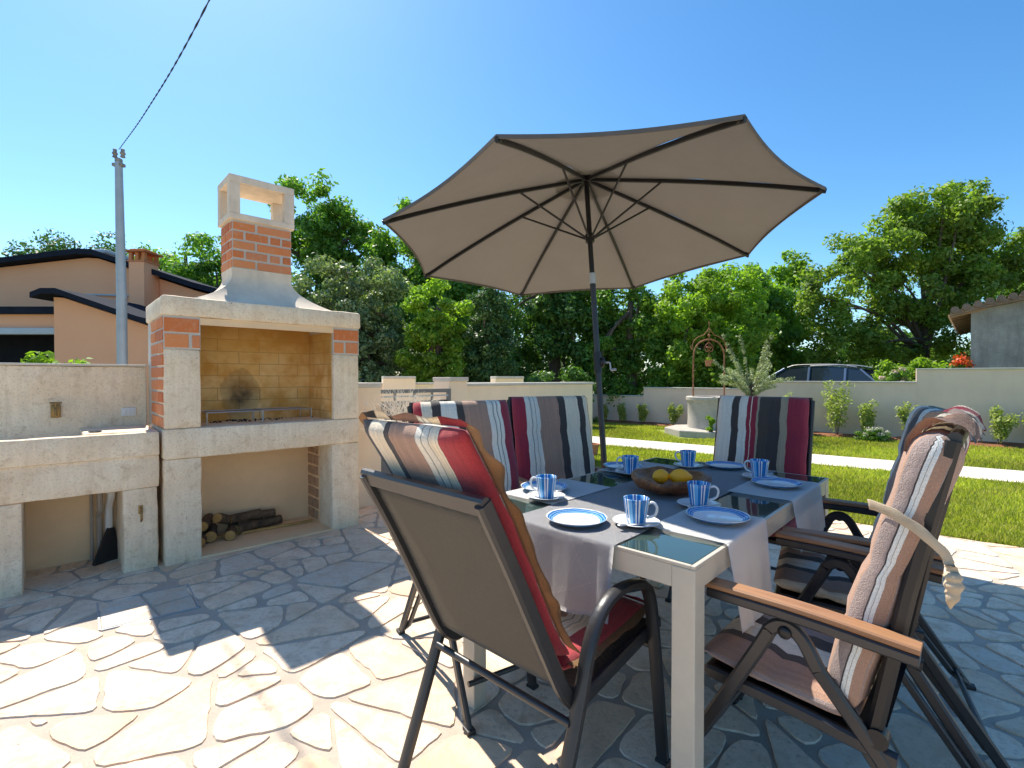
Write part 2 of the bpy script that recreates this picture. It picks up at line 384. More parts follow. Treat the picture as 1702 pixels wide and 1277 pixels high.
def clothmat(name, a, b_, lines=None, trans=.0):
    m, nt, b = newmat(name); v = coords(nt); n1 = noise_n(nt, 260, 3, .7, v)
    c = mixc(nt, n1, a, b_)
    if lines:
        sep = nt.nodes.new('ShaderNodeSeparateXYZ'); nt.links.new(nt.nodes.new('ShaderNodeTexCoord').outputs['UV'], sep.inputs[0])
        for k1, k2, off in ((3.1, 7.3, .1), (-4.2, 6.1, .45), (6.3, 2.9, .7), (-2.2, 9.3, .3)):
            s = math_n(nt, 'ADD', math_n(nt, 'ADD', math_n(nt, 'MULTIPLY', sep.outputs[0], k1), math_n(nt, 'MULTIPLY', sep.outputs[1], k2)), off)
            fr = math_n(nt, 'ABSOLUTE', math_n(nt, 'SUBTRACT', math_n(nt, 'FRACT', s), .5))
            c = mixc(nt, ramp(nt, fr, [(.0, .75), (.012, 0)]), c, lines)
    nt.links.new(c, b.inputs['Base Color']); b.inputs['Roughness'].default_value = .85
    bump(nt, b, noise_n(nt, 16, 3, .6, v), .25, .004); return m
M['runner'] = clothmat('grey_linen_runner', (.40, .395, .40), (.54, .53, .53), (.62, .56, .52))
M['napkin'] = clothmat('white_placemat_cloth', (.88, .86, .83), (.93, .91, .88))
BLUE = (.02, .19, .47)
def platemat():
    m, nt, b = newmat('blue_rim_china'); v = coords(nt); sep = nt.nodes.new('ShaderNodeSeparateXYZ'); nt.links.new(v, sep.inputs[0])
    r = math_n(nt, 'SQRT', math_n(nt, 'ADD', math_n(nt, 'MULTIPLY', sep.outputs[0], sep.outputs[0]), math_n(nt, 'MULTIPLY', sep.outputs[1], sep.outputs[1])))
    r = math_n(nt, 'ADD', r, math_n(nt, 'MULTIPLY', math_n(nt, 'SUBTRACT', noise_n(nt, 22, 2, .6, v), .5), .010))
    c = ramp(nt, math_n(nt, 'MULTIPLY', r, 10), [(0, (.80, .79, .76)), (.765, (.06, .30, .60)), (.80, (.45, .64, .78)), (.815, BLUE), (.87, (.5, .66, .78)), (.885, (.03, .19, .48)), (.945, (.80, .79, .76))], 'CONSTANT')
    nt.links.new(c, b.inputs['Base Color']); b.inputs['Roughness'].default_value = .12; return m
M['plate'] = platemat()
M['china'] = pm('white_china', (.80, .79, .76), .12, var=.01, bstr=0)
def cupmat():
    m, nt, b = newmat('blue_striped_china'); v = coords(nt); sep = nt.nodes.new('ShaderNodeSeparateXYZ'); nt.links.new(v, sep.inputs[0])
    a = math_n(nt, 'ARCTAN2', sep.outputs[1], sep.outputs[0]); a = math_n(nt, 'MULTIPLY', math_n(nt, 'ADD', a, math.pi), 1 / (2 * math.pi))
    a = math_n(nt, 'FRACT', math_n(nt, 'MULTIPLY', a, 2))
    W_ = (.80, .79, .76); st = [(0, W_), (.05, BLUE), (.19, (.02, .12, .38)), (.235, W_), (.27, BLUE), (.33, W_), (.37, (.18, .45, .72)), (.47, BLUE), (.56, W_), (.59, (.02, .12, .38)), (.64, W_), (.68, BLUE), (.84, W_), (.87, (.18, .45, .72)), (.94, W_)]
    c = ramp(nt, a, st, 'CONSTANT')
    nt.links.new(c, b.inputs['Base Color']); b.inputs['Roughness'].default_value = .12; return m
M['cup'] = cupmat()

M['leaf_dark'] = leafmat('dark_leaf', (0.054, 0.122, 0.025), (0.122, 0.244, 0.046), 0.35)
M['leaf_mid'] = leafmat('mid_leaf', (0.098, 0.217, 0.029), (0.239, 0.407, 0.067), 0.45)
M['leaf_light'] = leafmat('light_leaf', (0.166, 0.290, 0.027), (0.311, 0.460, 0.061), 0.5)
M['leaf_silver'] = leafmat('grey_green_leaf', (0.088, 0.150, 0.062), (0.350, 0.438, 0.213), .28)
M['leaf_walnut'] = leafmat('walnut_leaf', (0.131, 0.220, 0.030), (0.296, 0.400, 0.073), .48)
M['leaf_olive'] = leafmat('olive_leaf', (0.293, 0.342, 0.183), (0.512, 0.561, 0.366), 0.25)
M['leaf_blue'] = leafmat('blue_green_leaf', (0.055, 0.122, 0.055), (0.110, 0.207, 0.085), 0.35)
M['leaf_laurel'] = leafmat('laurel_leaf', (0.220, 0.305, 0.061), (0.488, 0.537, 0.171), 0.4)
M['leaf_conifer'] = leafmat('conifer_needle', (0.054, 0.122, 0.037), (0.114, 0.214, 0.061), 0.2)
M['petal_pink'] = leafmat('pale_pink_petal', (.55, .36, .36), (.75, .62, .56), .2)
M['petal_white'] = leafmat('white_petal', (.5, .48, .40), (.62, .6, .52), .2)
M['petal_red'] = leafmat('orange_red_petal', (.55, .03, .01), (.75, .17, .02), .2)
M['grassblade'] = leafmat('grass_blade', (.24, .30, .03), (.50, .50, .10), .45)
#@@SETTING
# ================================================================== SETTING
LD = Vector((-.795, .607, 0)); LN = Vector((.607, .795, 0))          # direction of lawn edge / path / garden wall, and away from the house
def quad(name, pts, z, mat, kind='structure', sub=0):
    bm = BM(); bm.faces.new([bm.verts.new((p[0], p[1], z)) for p in pts]); o = obj(name, bm, mat); tag(o, kind=kind); return o
def groundmat():
    m, nt, b = newmat('dry_ground'); v = coords(nt); n1 = noise_n(nt, .6, 6, .7, v); n2 = noise_n(nt, 12, 5, .7, v)
    c = mixc(nt, n1, (.10, .12, .04), (.24, .20, .12)); c = mixc(nt, n2, c, (.16, .17, .07)); nt.links.new(c, b.inputs['Base Color'])
    b.inputs['Roughness'].default_value = .95; bump(nt, b, n2, .6, .03); return m
M['ground'] = groundmat()
def lawnmat():
    m, nt, b = newmat('lawn_turf'); v = coords(nt); n1 = noise_n(nt, 1.3, 4, .6, v); n2 = noise_n(nt, 60, 5, .8, v)
    c = mixc(nt, ramp(nt, n1, [(.35, 0), (.65, 1)]), (.24, .32, .03), (.38, .42, .06)); c = mixc(nt, ramp(nt, n2, [(.35, .6), (.6, 0)]), c, (.12, .16, .02))
    nt.links.new(c, b.inputs['Base Color']); b.inputs['Roughness'].default_value = .9; bump(nt, b, n2, .9, .03); return m
M['lawn'] = lawnmat()
quad('ground', [(-300, -60), (300, -60), (300, 700), (-300, 700)], -.03, M['ground'])
P_edge = Vector((2.72, 4.265, 0))                                    # a point of the patio's lawn edge
e0 = P_edge - LD * 9; e1 = P_edge + LD * 9
quad('lawn', [e0, e1, e1 + LN * 9, e0 + LN * 9], -.014, M['lawn'])
patio_poly = [(-7, -4), (e0.x + .0, -4), (e0.x, e0.y), (e1.x, e1.y), (-7, 9.5)]
M['grout'] = pm('paving_grout', (.52, .43, .345), .95, var=.12, vs=5, bs_=90, bstr=.6, bdist=.004, fine=.15)
quad('patio', patio_poly, -.0055, M['grout'])
# -- irregular stone slabs, split by random cuts like broken limestone
def clip(poly, p, n):
    out = []
    for i in range(len(poly)):
        a = poly[i]; b = poly[(i + 1) % len(poly)]; da = (a - p).dot(n); db = (b - p).dot(n)
        if da <= 0: out.append(a)
        if (da < 0 < db) or (db < 0 < da): out.append(a + (b - a) * (da / (da - db)))
    return out
def area(p): return abs(sum(p[i].x * p[(i + 1) % len(p)].y - p[(i + 1) % len(p)].x * p[i].y for i in range(len(p)))) / 2
def pavingmat():
    m, nt, b = newmat('limestone_slab'); v = coords(nt)
    at = nt.nodes.new('ShaderNodeAttribute'); at.attribute_name = 'stone'
    n1 = noise_n(nt, 9, 6, .72, v, .6); n2 = noise_n(nt, 45, 6, .75, v); n3 = noise_n(nt, 3, 3, .6, v)
    c = mixc(nt, ramp(nt, n1, [(.44, 0), (.64, .85)]), at.outputs[0], (.64, .44, .28))
    c = mixc(nt, ramp(nt, n3, [(.45, 0), (.7, .5)]), c, (.82, .70, .54))
    c = mixc(nt, ramp(nt, n2, [(.34, .75), (.46, 0)]), c, (.46, .36, .26))
    vor = nt.nodes.new('ShaderNodeTexVoronoi'); vor.inputs['Scale'].default_value = 9; nt.links.new(v, vor.inputs['Vector'])
    c = mixc(nt, ramp(nt, vor.outputs['Distance'], [(.02, 1), (.035, 0)]), c, (.13, .10, .07))
    nt.links.new(c, b.inputs['Base Color']); b.inputs['Roughness'].default_value = .75
    h = math_n(nt, 'ADD', n2, math_n(nt, 'MULTIPLY', n1, 2.5)); bump(nt, b, h, .55, .006); return m
def paving():
    rnd = random.Random(11); stack = []; polys = []
    for i in range(-6, 8):
        for j in range(-3, 9):
            pass
    stack = [[Vector((-5, -1.5)), Vector((7, -2.2)), Vector((7.2, 9)), Vector((-5.4, 9))]]
    while stack:
        p = stack.pop(); A = area(p)
        c = sum(p, Vector((0, 0))) / len(p)
        lim = rnd.choice((.03, .05, .07, .10, .13, .16)) if A < .3 else 0
        if A < lim or A < .022: polys.append(p); continue
        # principal axis
        sx = sum((q.x - c.x) ** 2 for q in p); sy = sum((q.y - c.y) ** 2 for q in p); sxy = sum((q.x - c.x) * (q.y - c.y) for q in p)
        ang = .5 * math.atan2(2 * sxy, sx - sy) + rnd.gauss(0, .24)
        n = Vector((math.cos(ang), math.sin(ang))); ext = [(q - c).dot(n) for q in p]
        o = c + n * (min(ext) + (max(ext) - min(ext)) * rnd.uniform(.33, .67))
        a = clip(p, o, n); b = clip(p, o, -n)
        for q in (a, b):
            if len(q) >= 3: stack.append(q)
    bm = BM(); lay = bm.loops.layers.float_color.new('stone')
    n2 = Vector((LN.x, LN.y)); pe = Vector((P_edge.x, P_edge.y))
    cov = [Vector(q) for q in ((-1.917, 2.893), (-2.243, 2.647), (-1.99, 2.36), (-1.665, 2.605))]
    def incov(q): return all((cov[(i + 1) % 4] - cov[i]).cross(q - cov[i]) > -.0 for i in range(4))
    for p in polys:
        p = clip(p, pe - n2 * .01, n2)
        if len(p) < 3 or area(p) < .004: continue
        c = sum(p, Vector((0, 0))) / len(p)
        if c.y < -.5 or (c.x < -4.6 and c.y > 5): continue
        if incov(c): continue
        g = rnd.uniform(.005, .012); q = p
        for i in range(len(p)):
            a, b = p[i], p[(i + 1) % len(p)]; d = (b - a)
            if d.length < 1e-5: continue
            nn = Vector((d.y, -d.x)).normalized()
            if nn.dot(c - a) > 0: nn = -nn
            q = clip(q, a - nn * g, nn)
            if len(q) < 3: break
        if len(q) < 3 or area(q) < .002: continue
        # break up the outline
        pts = []
        for i in range(len(q)):
            a, b = q[i], q[(i + 1) % len(q)]; L = (b - a).length; k = max(1, int(L / .035))
            for t in range(k): pts.append(a + (b - a) * (t / k))
        for _ in range(2): pts = [pts[i] * .5 + (pts[i - 1] + pts[(i + 1) % len(pts)]) * .25 for i in range(len(pts))]
        c = sum(pts, Vector((0, 0))) / len(pts); hh = 0
        op = []
        for s in pts:
            d = s - c; k = noise.noise((s.x * 13, s.y * 13, hh)) * .010 + noise.noise((s.x * 38, s.y * 38, 5)) * .005
            op.append(s + d.normalized() * k)
        z = rnd.uniform(-.0008, .0016)
        r = rnd.random()
        if r < .60: cc = (.88, .69, .51)
        elif r < .82: cc = (.87, .63, .43)
        elif r < .93: cc = (.78, .53, .34)
        else: cc = (.72, .62, .50)
        f = rnd.uniform(.9, 1.08); cc = tuple(x * f for x in cc)
        A = [bm.verts.new((s.x, s.y, -.0075)) for s in op]; B_ = []
        for s in op:
            d = c - s; B_.append(bm.verts.new((s.x + d.normalized().x * .003, s.y + d.normalized().y * .003, z)))
        fs = [bm.faces.new(B_)]
        for i in range(len(A)): fs.append(bm.faces.new((A[i], A[(i + 1) % len(A)], B_[(i + 1) % len(A)], B_[i])))
        for f_ in fs:
            for l in f_.loops: l[lay] = (cc[0], cc[1], cc[2], 1)
    o = obj('paving', bm, pavingmat()); tag(o, kind='structure'); return cov
cov = paving()
# garden path
pa = Vector((5.93, 5.70, 0)); pb = Vector((7.0, 6.75, 0))
wdt = 1.05
M['path'] = pm('garden_path_stone', (.62, .55, .46), .85, var=.12, vs=4, bs_=40, bstr=.4, tint=(.68, .62, .54), fine=.12)
s0 = pa - LD * 6; s1 = pa + LD * 14
quad('path', [s0, s1, s1 + LN * wdt, s0 + LN * wdt], -.002, M['path'])
# soil bed along the wall
WP = Vector((9.08, 8.75, 0))
bm = BM(); rnd = random.Random(3); A = []; B_ = []
for i in range(90):
    t = -5 + i * .2; p = WP + LD * t
    A.append(bm.verts.new((p - LN * (.50 + .10 * noise.noise((t * 1.1, 0, 0)) + .05 * noise.noise((t * 5, 3, 0)))).to_tuple()[:2] + (.0,)))
    B_.append([bm.verts.new((p - LN * (.50 - .125 * k)).to_tuple()[:2] + (.05 + .04 * noise.noise((t * 3, k * .7, 0)),)) for k in range(1, 5)])
for i in range(89):
    r0 = [A[i]] + B_[i]; r1 = [A[i + 1]] + B_[i + 1]
    for k in range(4): bm.faces.new((r0[k], r1[k], r1[k + 1], r0[k + 1]))
tag(obj('soil_bed', bm, M['soil'], smooth=True), kind='structure')

# grass blades on the lawn, thicker near the patio
def mesh_np(name, V, F, mat, kind=None, parent=None, nper=None):
    me = bpy.data.meshes.new(name); n = len(V); k = F.shape[1]
    me.vertices.add(n); me.vertices.foreach_set('co', V.astype(np.float32).ravel())
    me.loops.add(F.size); me.loops.foreach_set('vertex_index', F.astype(np.int32).ravel())
    me.polygons.add(len(F)); me.polygons.foreach_set('loop_start', np.arange(0, F.size, k, dtype=np.int32))
    me.update(calc_edges=True)
    for m in (mat if isinstance(mat, (list, tuple)) else [mat]): me.materials.append(m)
    o = bpy.data.objects.new(name, me); col.objects.link(o)
    if parent: o.parent = parent
    return o
def grass():
    rg = np.random.default_rng(5); n = 330000
    t = rg.uniform(-4.5, 8.5, n); d = 8.0 * rg.random(n) ** 1.35 + .0
    P = np.array(P_edge)[None, :2] + t[:, None] * np.array(LD)[:2] + (d[:, None] + .01) * np.array(LN)[:2]
    # leave out the path, the wall and what the camera side never sees
    off = (P - np.array(pa)[:2]) @ np.array(LN)[:2]; wo = (P - np.array(WP)[:2]) @ np.array(LN)[:2]
    keep = ((off < -.01) | (off > wdt + .01)) & (wo < -.45) & (P[:, 0] / P[:, 1] < 1.25) & (P[:, 0] / P[:, 1] > .0)
    w_c = np.array((4.28, 10.7)); keep &= (np.abs(P - w_c).max(1) > .95)
    P = P[keep]; n = len(P); D = P[:, 1]
    h = rg.uniform(.018, .045, n) * (1 + D * .04); wd = rg.uniform(.0018, .004, n) * (.7 + D * .28)
    a = rg.uniform(0, 2 * np.pi, n); b = rg.uniform(0, 2 * np.pi, n); ln = rg.uniform(.1, .7, n) * h
    s = np.stack([np.cos(a) * wd, np.sin(a) * wd, np.zeros(n)], 1); base = np.concatenate([P, np.full((n, 1), -.014)], 1)
    tip = base + np.stack([np.cos(b) * ln, np.sin(b) * ln, h], 1)
    V = np.stack([base - s, base + s, tip], 1).reshape(-1, 3); F = np.arange(3 * n).reshape(-1, 3)
    o = mesh_np('grass', V, F, M['grassblade']); tag(o, 'short bright green lawn grass either side of the pale garden path', 'grass', kind='stuff')
grass()

# ================================================================== WALLS
def wall_seg(name, a, b, thick, z0, z1, mat, label, cap_t=.03, over=.025, side=1, group=None, cat='wall'):
    a = Vector(a); b = Vector(b); L = (b - a).length; ang = math.atan2(b.y - a.y, b.x - a.x)
    e = empty(name, (a.x, a.y, 0), ang, label, cat, group)
    bm = BM(); box2(bm, (0, 0, z0), (L, thick, z1 - cap_t), bev=.004); obj('wall_face', bm, mat, e)
    bm = BM(); box2(bm, (-.0, -over, z1 - cap_t), (L, thick + over, z1), bev=.005); obj('coping', bm, M['cap'], e)
    return e
gw = [(-6, 1.463, 1.40, 'greige garden wall, tallest step at the right below the grey shed'),
      (1.463, 4.283, 1.145, 'greige garden wall, middle step in front of the parked car'),
      (4.283, 7.04, .97, 'greige garden wall, lower step behind the stone well'),
      (7.04, 16, .745, 'greige garden wall, lowest step beside the parasol pole')]
for t0, t1, z, lb in gw:
    wall_seg('garden_wall', WP + LD * t1, WP + LD * t0, .2, -.1, z, M['greige'], lb, group='stepped garden wall')
BU = Vector((math.cos(R(43.1)), math.sin(R(43.1)), 0)); BV = Vector((-BU.y, BU.x, 0)); F0 = Vector((-2.24, 3.165, 0))
def bq(s, d, z=0): return F0 + BU * s + BV * d + Vector((0, 0, z))
# boundary wall beside the barbecue: pillar, gate, pillar, wall
wall_seg('gate_pillar', bq(1.42, .50), bq(1.80, .50), .34, -.1, 1.17, M['cream'], 'cream gate pillar directly right of the stone barbecue', .045, .02, cat='pillar', group='cream pillars with stone caps')
wall_seg('boundary_wall', bq(2.98, .70), bq(5.37, .70), .2, -.1, 1.155, M['cream'], 'cream boundary wall ending behind the two striped cushions left of the table', .035)
wall_seg('gate_pillar', bq(2.72, .66), bq(2.98, .66), .30, -.1, 1.225, M['cream'], 'cream gate pillar right of the grey gate', .045, .025, cat='pillar', group='cream pillars with stone caps')
wall_seg('street_wall', (-2.6, 8.6, 0), (.2, 9.6, 0), .2, -.1, 1.13, M['cream'], 'far cream wall seen above the grey gate', .035)
wall_seg('gate_pillar', (-2.25, 8.60, 0), (-1.72, 8.79, 0), .32, -.1, 1.245, M['cream'], 'farther cream pillar seen above the grey gate', .045, .025, cat='pillar', group='cream pillars with stone caps')
wall_seg('gate_pillar', (-.30, 9.10, 0), (.22, 9.29, 0), .32, -.1, 1.245, M['cream'], 'farther cream pillar behind the boundary wall, capped above its coping', .045, .025, cat='pillar', group='cream pillars with stone caps')
# gate
g = empty('metal_gate', bq(1.80, .62), R(43.1), 'grey sheet metal gate between two cream pillars behind the chairs', 'gate')
bm = BM()
for x in (.0, .88): box2(bm, (x, 0, .04), (x + .04, .04, 1.10), bev=.003)
box2(bm, (.04, 0, 1.06), (.88, .04, 1.10), bev=.003); box2(bm, (.04, 0, .06), (.88, .04, .11), bev=.003)
for x in (.22, .45, .67): box2(bm, (x, .01, .98), (x + .02, .03, 1.06))
obj('gate_frame', bm, M['gategrey'], g)
bm = BM(); box2(bm, (.04, .012, .11), (.88, .028, .98), bev=.002); obj('gate_panel', bm, M['gategrey'], g)
bm = BM(); box2(bm, (.04, -.004, 1.02), (.88, .008, 1.035)); obj('top_rail', bm, M['galv'], g)
bm = BM(); tube(bm, fillet([(.84, 0, .92), (.84, -.05, .92), (.74, -.05, .92)], .02), sect_round(.009)); box2(bm, (.82, -.008, .86), (.86, -.001, .98)); obj('handle', bm, M['black'], g, True)

# ================================================================== STONE BARBECUE
bbq = empty('barbecue', F0, R(43.1), 'built-in limestone barbecue with brick chimney and open firebox', 'barbecue')
W_ = 1.33; DP = .68
def jag(bm, amt=.004, sc=9):
    for v in bm.verts:
        n = noise.noise_vector(v.co * sc); v.co += n * amt
def sub(bm, cuts=6):
    bmesh.ops.subdivide_edges(bm, edges=bm.edges[:], cuts=cuts, use_grid_fill=True)
def rough_box(a, b, bev=.012, amt=.005, cell=.07):
    """a plastered block with softly uneven edges"""
    bm = BM(); nx, ny, nz = [max(1, int(abs(b[i] - a[i]) / cell)) for i in range(3)]
    bmesh.ops.create_cube(bm, size=1, matrix=Matrix.Translation([(a[i] + b[i]) / 2 for i in range(3)]) @ Matrix.Diagonal((b[0] - a[0], b[1] - a[1], b[2] - a[2], 1)))
    for ax, n in enumerate((nx, ny, nz)):
        for k in range(1, n):
            c = [0, 0, 0]; c[ax] = a[ax] + (b[ax] - a[ax]) * k / n; nn = [0, 0, 0]; nn[ax] = 1
            bmesh.ops.bisect_plane(bm, geom=bm.verts[:] + bm.edges[:] + bm.faces[:], plane_co=c, plane_no=nn)
    es = [e for e in bm.edges if e.calc_face_angle(0) > 1]
    bmesh.ops.bevel(bm, geom=es, offset=bev, segments=2, profile=.5, affect='EDGES')
    for v in bm.verts: v.co += noise.noise_vector(v.co * 7 + Vector((a[0] * 9, 0, 0))) * amt + noise.noise_vector(v.co * 28) * amt * .45
    return bm
# lower pillars
obj('pillar', rough_box((0, 0, -.02), (.205, .50, .686)), M['stone'], bbq, True)
obj('pillar', rough_box((1.10, 0, -.02), (W_, .26, .686)), M['stone'], bbq, True)
obj('shelf', rough_box((-.004, -.008, .686), (W_ + .004, DP, .885), .014, .004), M['stone'], bbq, True)
obj('pillar', rough_box((.0, .0, .885), (.205, .26, 1.405)), M['stone'], bbq, True)
obj('pillar', rough_box((1.115, .0, .885), (W_, .26, 1.405)), M['stone'], bbq, True)
obj('mantel_slab', rough_box((-.012, -.014, 1.622), (W_ + .012, DP + .03, 1.752), .016, .004), M['stone'], bbq, True)
# rear wall below, its niche
bm = BM(); box2(bm, (.0, .50, -.02), (W_, DP, .686)); obj('rear_wall', bm, M['niche'], bbq)
bm = BM(); box2(bm, (.205, -.0, -.02), (1.10, .50, .012), bev=.004); obj('niche_floor', bm, M['niche'], bbq)
# brickwork: mortar bed with separate raised bricks
def bricks_face(bm, o, ux, uy, nrm, rows, rh, gap, layout, depth=.006, seed=0):
    """o corner, ux/uy unit vectors on the face, nrm outward, layout(row)->list of (x0,x1)"""
    rr = random.Random(seed)
    for r in range(rows):
        for x0, x1 in layout(r):
            j = [rr.uniform(-.003, .003) for _ in range(4)]
            a = o + ux * (x0 + j[0]) + uy * (r * rh + gap / 2 + j[1]); b = o + ux * (x1 + j[2]) + uy * ((r + 1) * rh - gap / 2 + j[3])
            bev = .004
            c1 = a; c2 = a + ux * ((b - a).dot(ux)); c3 = b; c4 = a + uy * ((b - a).dot(uy))
            out = [p + nrm * -.004 for p in (c1, c2, c3, c4)]
            ce = (a + b) / 2
            mid = [p + nrm * (depth - .002) for p in (c1, c2, c3, c4)]
            top = [p + (ce - p).normalized() * bev + nrm * (depth + rr.uniform(-.001, .0015)) for p in (c1, c2, c3, c4)]
            R0 = [bm.verts.new(p) for p in out]; R1 = [bm.verts.new(p) for p in mid]; R2 = [bm.verts.new(p) for p in top]
            for A, B in ((R0, R1), (R1, R2)):
                for k in range(4): bm.faces.new((A[k], A[(k + 1) % 4], B[(k + 1) % 4], B[k])).material_index = 1
            bm.faces.new(R2).material_index = 1
X, Y, Z = Vector((1, 0, 0)), Vector((0, 1, 0)), Vector((0, 0, 1))
# chimney brickwork
cx0, cx1, cy0, cy1, cz0, cz1 = .455, .875, .235, .535, 2.035, 2.385
bm = BM(); box2(bm, (cx0, cy0, cz0 - .01), (cx1, cy1, cz1 + .01))
def lay_f(r):
    w = cx1 - cx0
    return [(.006, .155), (.175, w - .006)] if r % 2 == 0 else [(.006, .075), (.095, .245), (.265, .335), (.355, w - .006)]
def lay_s(r):
    w = cy1 - cy0
    return [(.006, .13), (.15, w - .006)] if r % 2 else [(.006, .22), (.24, w - .006)]
rh = (cz1 - cz0) / 5
bricks_face(bm, Vector((cx0, cy0, cz0)), X, Z, -Y, 5, rh, .016, lay_f, .006, 1)
bricks_face(bm, Vector((cx1, cy1, cz0)), -X, Z, Y, 5, rh, .016, lay_f, .006, 2)
bricks_face(bm, Vector((cx0, cy1, cz0)), -Y, Z, -X, 5, rh, .016, lay_s, .006, 3)
bricks_face(bm, Vector((cx1, cy0, cz0)), Y, Z, X, 5, rh, .016, lay_s, .006, 4)
obj('chimney_brickwork', bm, [M['mortar'], M['brick']], bbq)
# hood: concave pyramid from the mantel up to the brickwork
bm = BM(); rings = []
for k in range(13):
    t = k / 12; f = (1 - t) ** 2.0 if k else 1
    z = 1.750 + .235 * t
    if k == 0: f = 1
    x0 = cx0 + (.155 - cx0) * f; x1 = cx1 + (1.16 - cx1) * f; y0 = cy0 + (.055 - cy0) * f; y1 = cy1 + (.66 - cy1) * f
    rings.append([bm.verts.new((x, y, z)) for x, y in ((x0, y0), (x1, y0), (x1, y1), (x0, y1))])
rings.append([bm.verts.new((x, y, cz0 + .002)) for x, y in ((cx0 - .004, cy0 - .004), (cx1 + .004, cy0 - .004), (cx1 + .004, cy1 + .004), (cx0 - .004, cy1 + .004))])
for A, B in zip(rings[:-1], rings[1:]):
    for k in range(4): bm.faces.new((A[k], A[(k + 1) % 4], B[(k + 1) % 4], B[k]))
bm.faces.new(rings[0]); bm.faces.new(rings[-1])
M['hood'] = pm('smooth_hood_plaster', (.80, .66, .50), .85, var=.14, vs=5, bs_=40, bstr=.3, bdist=.004, streak=0.13)
obj('hood', bm, M['hood'], bbq, True)
# chimney cap: four posts, sill and lid
bm = BM(); o_ = .022; a0, a1, b0, b1 = cx0 - o_, cx1 + o_, cy0 - o_, cy1 + o_; zt0, zt1 = 2.395, 2.72
box2(bm, (a0, b0, zt0), (a1, b1, zt0 + .045), bev=.004)
box2(bm, (a0, b0, zt1 - .055), (a1, b1, zt1), bev=.005)
for x in (a0, a1 - .075):
    for y in (b0, b1 - .065): box2(bm, (x + .001, y + .001, zt0 + .045), (x + .074, y + .064, zt1 - .055), bev=.003)
obj('chimney_cap', bm, M['hood'], bbq)
# brick courses on both front corners, brick quoins down the left side
for x0, x1, sd, tw in ((0, .205, 5, ((.006, .199), (.006, .135), (.155, .199))), (1.115, W_, 6, ((.006, .209), (.006, .085), (.105, .209)))):
    bm = BM(); box2(bm, (x0, 0, 1.405), (x1, .26, 1.624))
    bricks_face(bm, Vector((x0, 0, 1.408)), X, Z, -Y, 2, .104, .018, lambda r, tw=tw: [tw[0]] if r == 1 else list(tw[1:]), .005, sd)
    obj('corner_brickwork', bm, [M['mortar'], M['brick']], bbq)
bm = BM(); box2(bm, (.0, .262, .885), (.205, DP, 1.62))
bricks_face(bm, Vector((.0, .50, .888)), -Y, Z, -X, 9, .0815, .017, lambda r: [(.015, .20), (.225, .49)] if r % 2 else [(.015, .29), (.31, .49)], .007, 7)
obj('side_brickwork', bm, [M['mortar'], M['brick']], bbq)
bm = BM(); box2(bm, (1.115, .262, .885), (W_, DP, 1.62)); bricks_face(bm, Vector((1.33, .268, .888)), Y, Z, X, 9, .0815, .017, lambda r: [(.0, .20), (.225, .40)], .007, 8)
obj('side_brickwork', bm, [M['mortar'], M['brick']], bbq)
bm = BM(); box2(bm, (.207, .49, .886), (1.113, DP, 1.621)); obj('firebox_lining', bm, M['firebrick'], bbq)
bm = BM(); box2(bm, (.205, .0, 1.575), (1.115, .03, 1.621)); obj('lintel', bm, M['niche'], bbq)
bm = BM(); prism(bm, [(.2051, .03, .886), (.2105, .03, .886), (.2105, .489, .886), (.2051, .489, .886)], (0, 0, .70)); obj('firebox_cheek', bm, M['firebrick'], bbq)
bm = BM(); prism(bm, [(1.1095, .03, .886), (1.1149, .03, .886), (1.1149, .489, .886), (1.1095, .489, .886)], (0, 0, .70)); obj('firebox_cheek', bm, M['firebrick'], bbq)
# brick cheek right of the log niche
bm = BM(); box2(bm, (1.10, .262, -.02), (W_, .499, .686))
bricks_face(bm, Vector((1.10, .49, .02)), -Y, Z, -X, 7, .092, .02, lambda r: [(.01, .10), (.12, .22)] if r % 2 else [(.01, .15), (.17, .22)], .008, 9)
M['roughbrick'] = pm('pale_rough_brick', (.46, .28, .17), .9, var=.25, vs=18, bs_=60, bstr=.8, bdist=.01)
obj('niche_brickwork', bm, [M['niche'], M['roughbrick']], bbq)
# little hooks
def hook(parent, p, s=1):
    bm = BM(); box(bm, (p[0], p[1] + .004, p[2] + .02 * s), (.022 * s, .008, .05 * s), bev=.003)
    tube(bm, spline([(p[0], p[1], p[2] + .03 * s), (p[0], p[1] - .03 * s, p[2] + .01 * s), (p[0], p[1] - .035 * s, p[2] - .03 * s), (p[0], p[1] - .01, p[2] - .045 * s)], 4), sect_round(.006 * s, 6))
    obj('hook', bm, M['brass'], parent, True)

# ------------------------------------------------ counter with sink left of the barbecue
ctr = empty('sink_counter', F0, R(43.1), 'limestone outdoor sink counter with open niche left of the barbecue', 'counter')
cs0 = -2.6
obj('counter_slab', rough_box((-2.6, .03, .72), (-.022, .10, .872), .01, .003), M['stone'], ctr, True)
obj('apron', rough_box((-2.6, .045, .515), (-.022, .16, .722), .012, .004), M['stone'], ctr, True)
obj('pier', rough_box((-.21, .05, -.02), (-.03, .50, .517), .012, .006), M['stone'], ctr, True)
obj('pier', rough_box((-.86, .05, -.02), (-.655, .50, .517), .012, .006), M['stone'], ctr, True)
obj('pier', rough_box((-2.6, .05, -.02), (-1.75, .50, .517), .012, .006), M['stone'], ctr, True)
bm = BM(); box2(bm, (-2.6, .50, -.02), (-.022, .62, .72)); obj('rear_wall', bm, M['niche'], ctr)
bm = BM(); box2(bm, (-2.6, .10, .72), (-.39, .62, .80), bev=.004); obj('basin_floor', bm, M['stone'], ctr)
obj('drainboard', rough_box((-.39, .098, .72), (-.022, .618, .878), .01, .002), M['stone'], ctr, True)
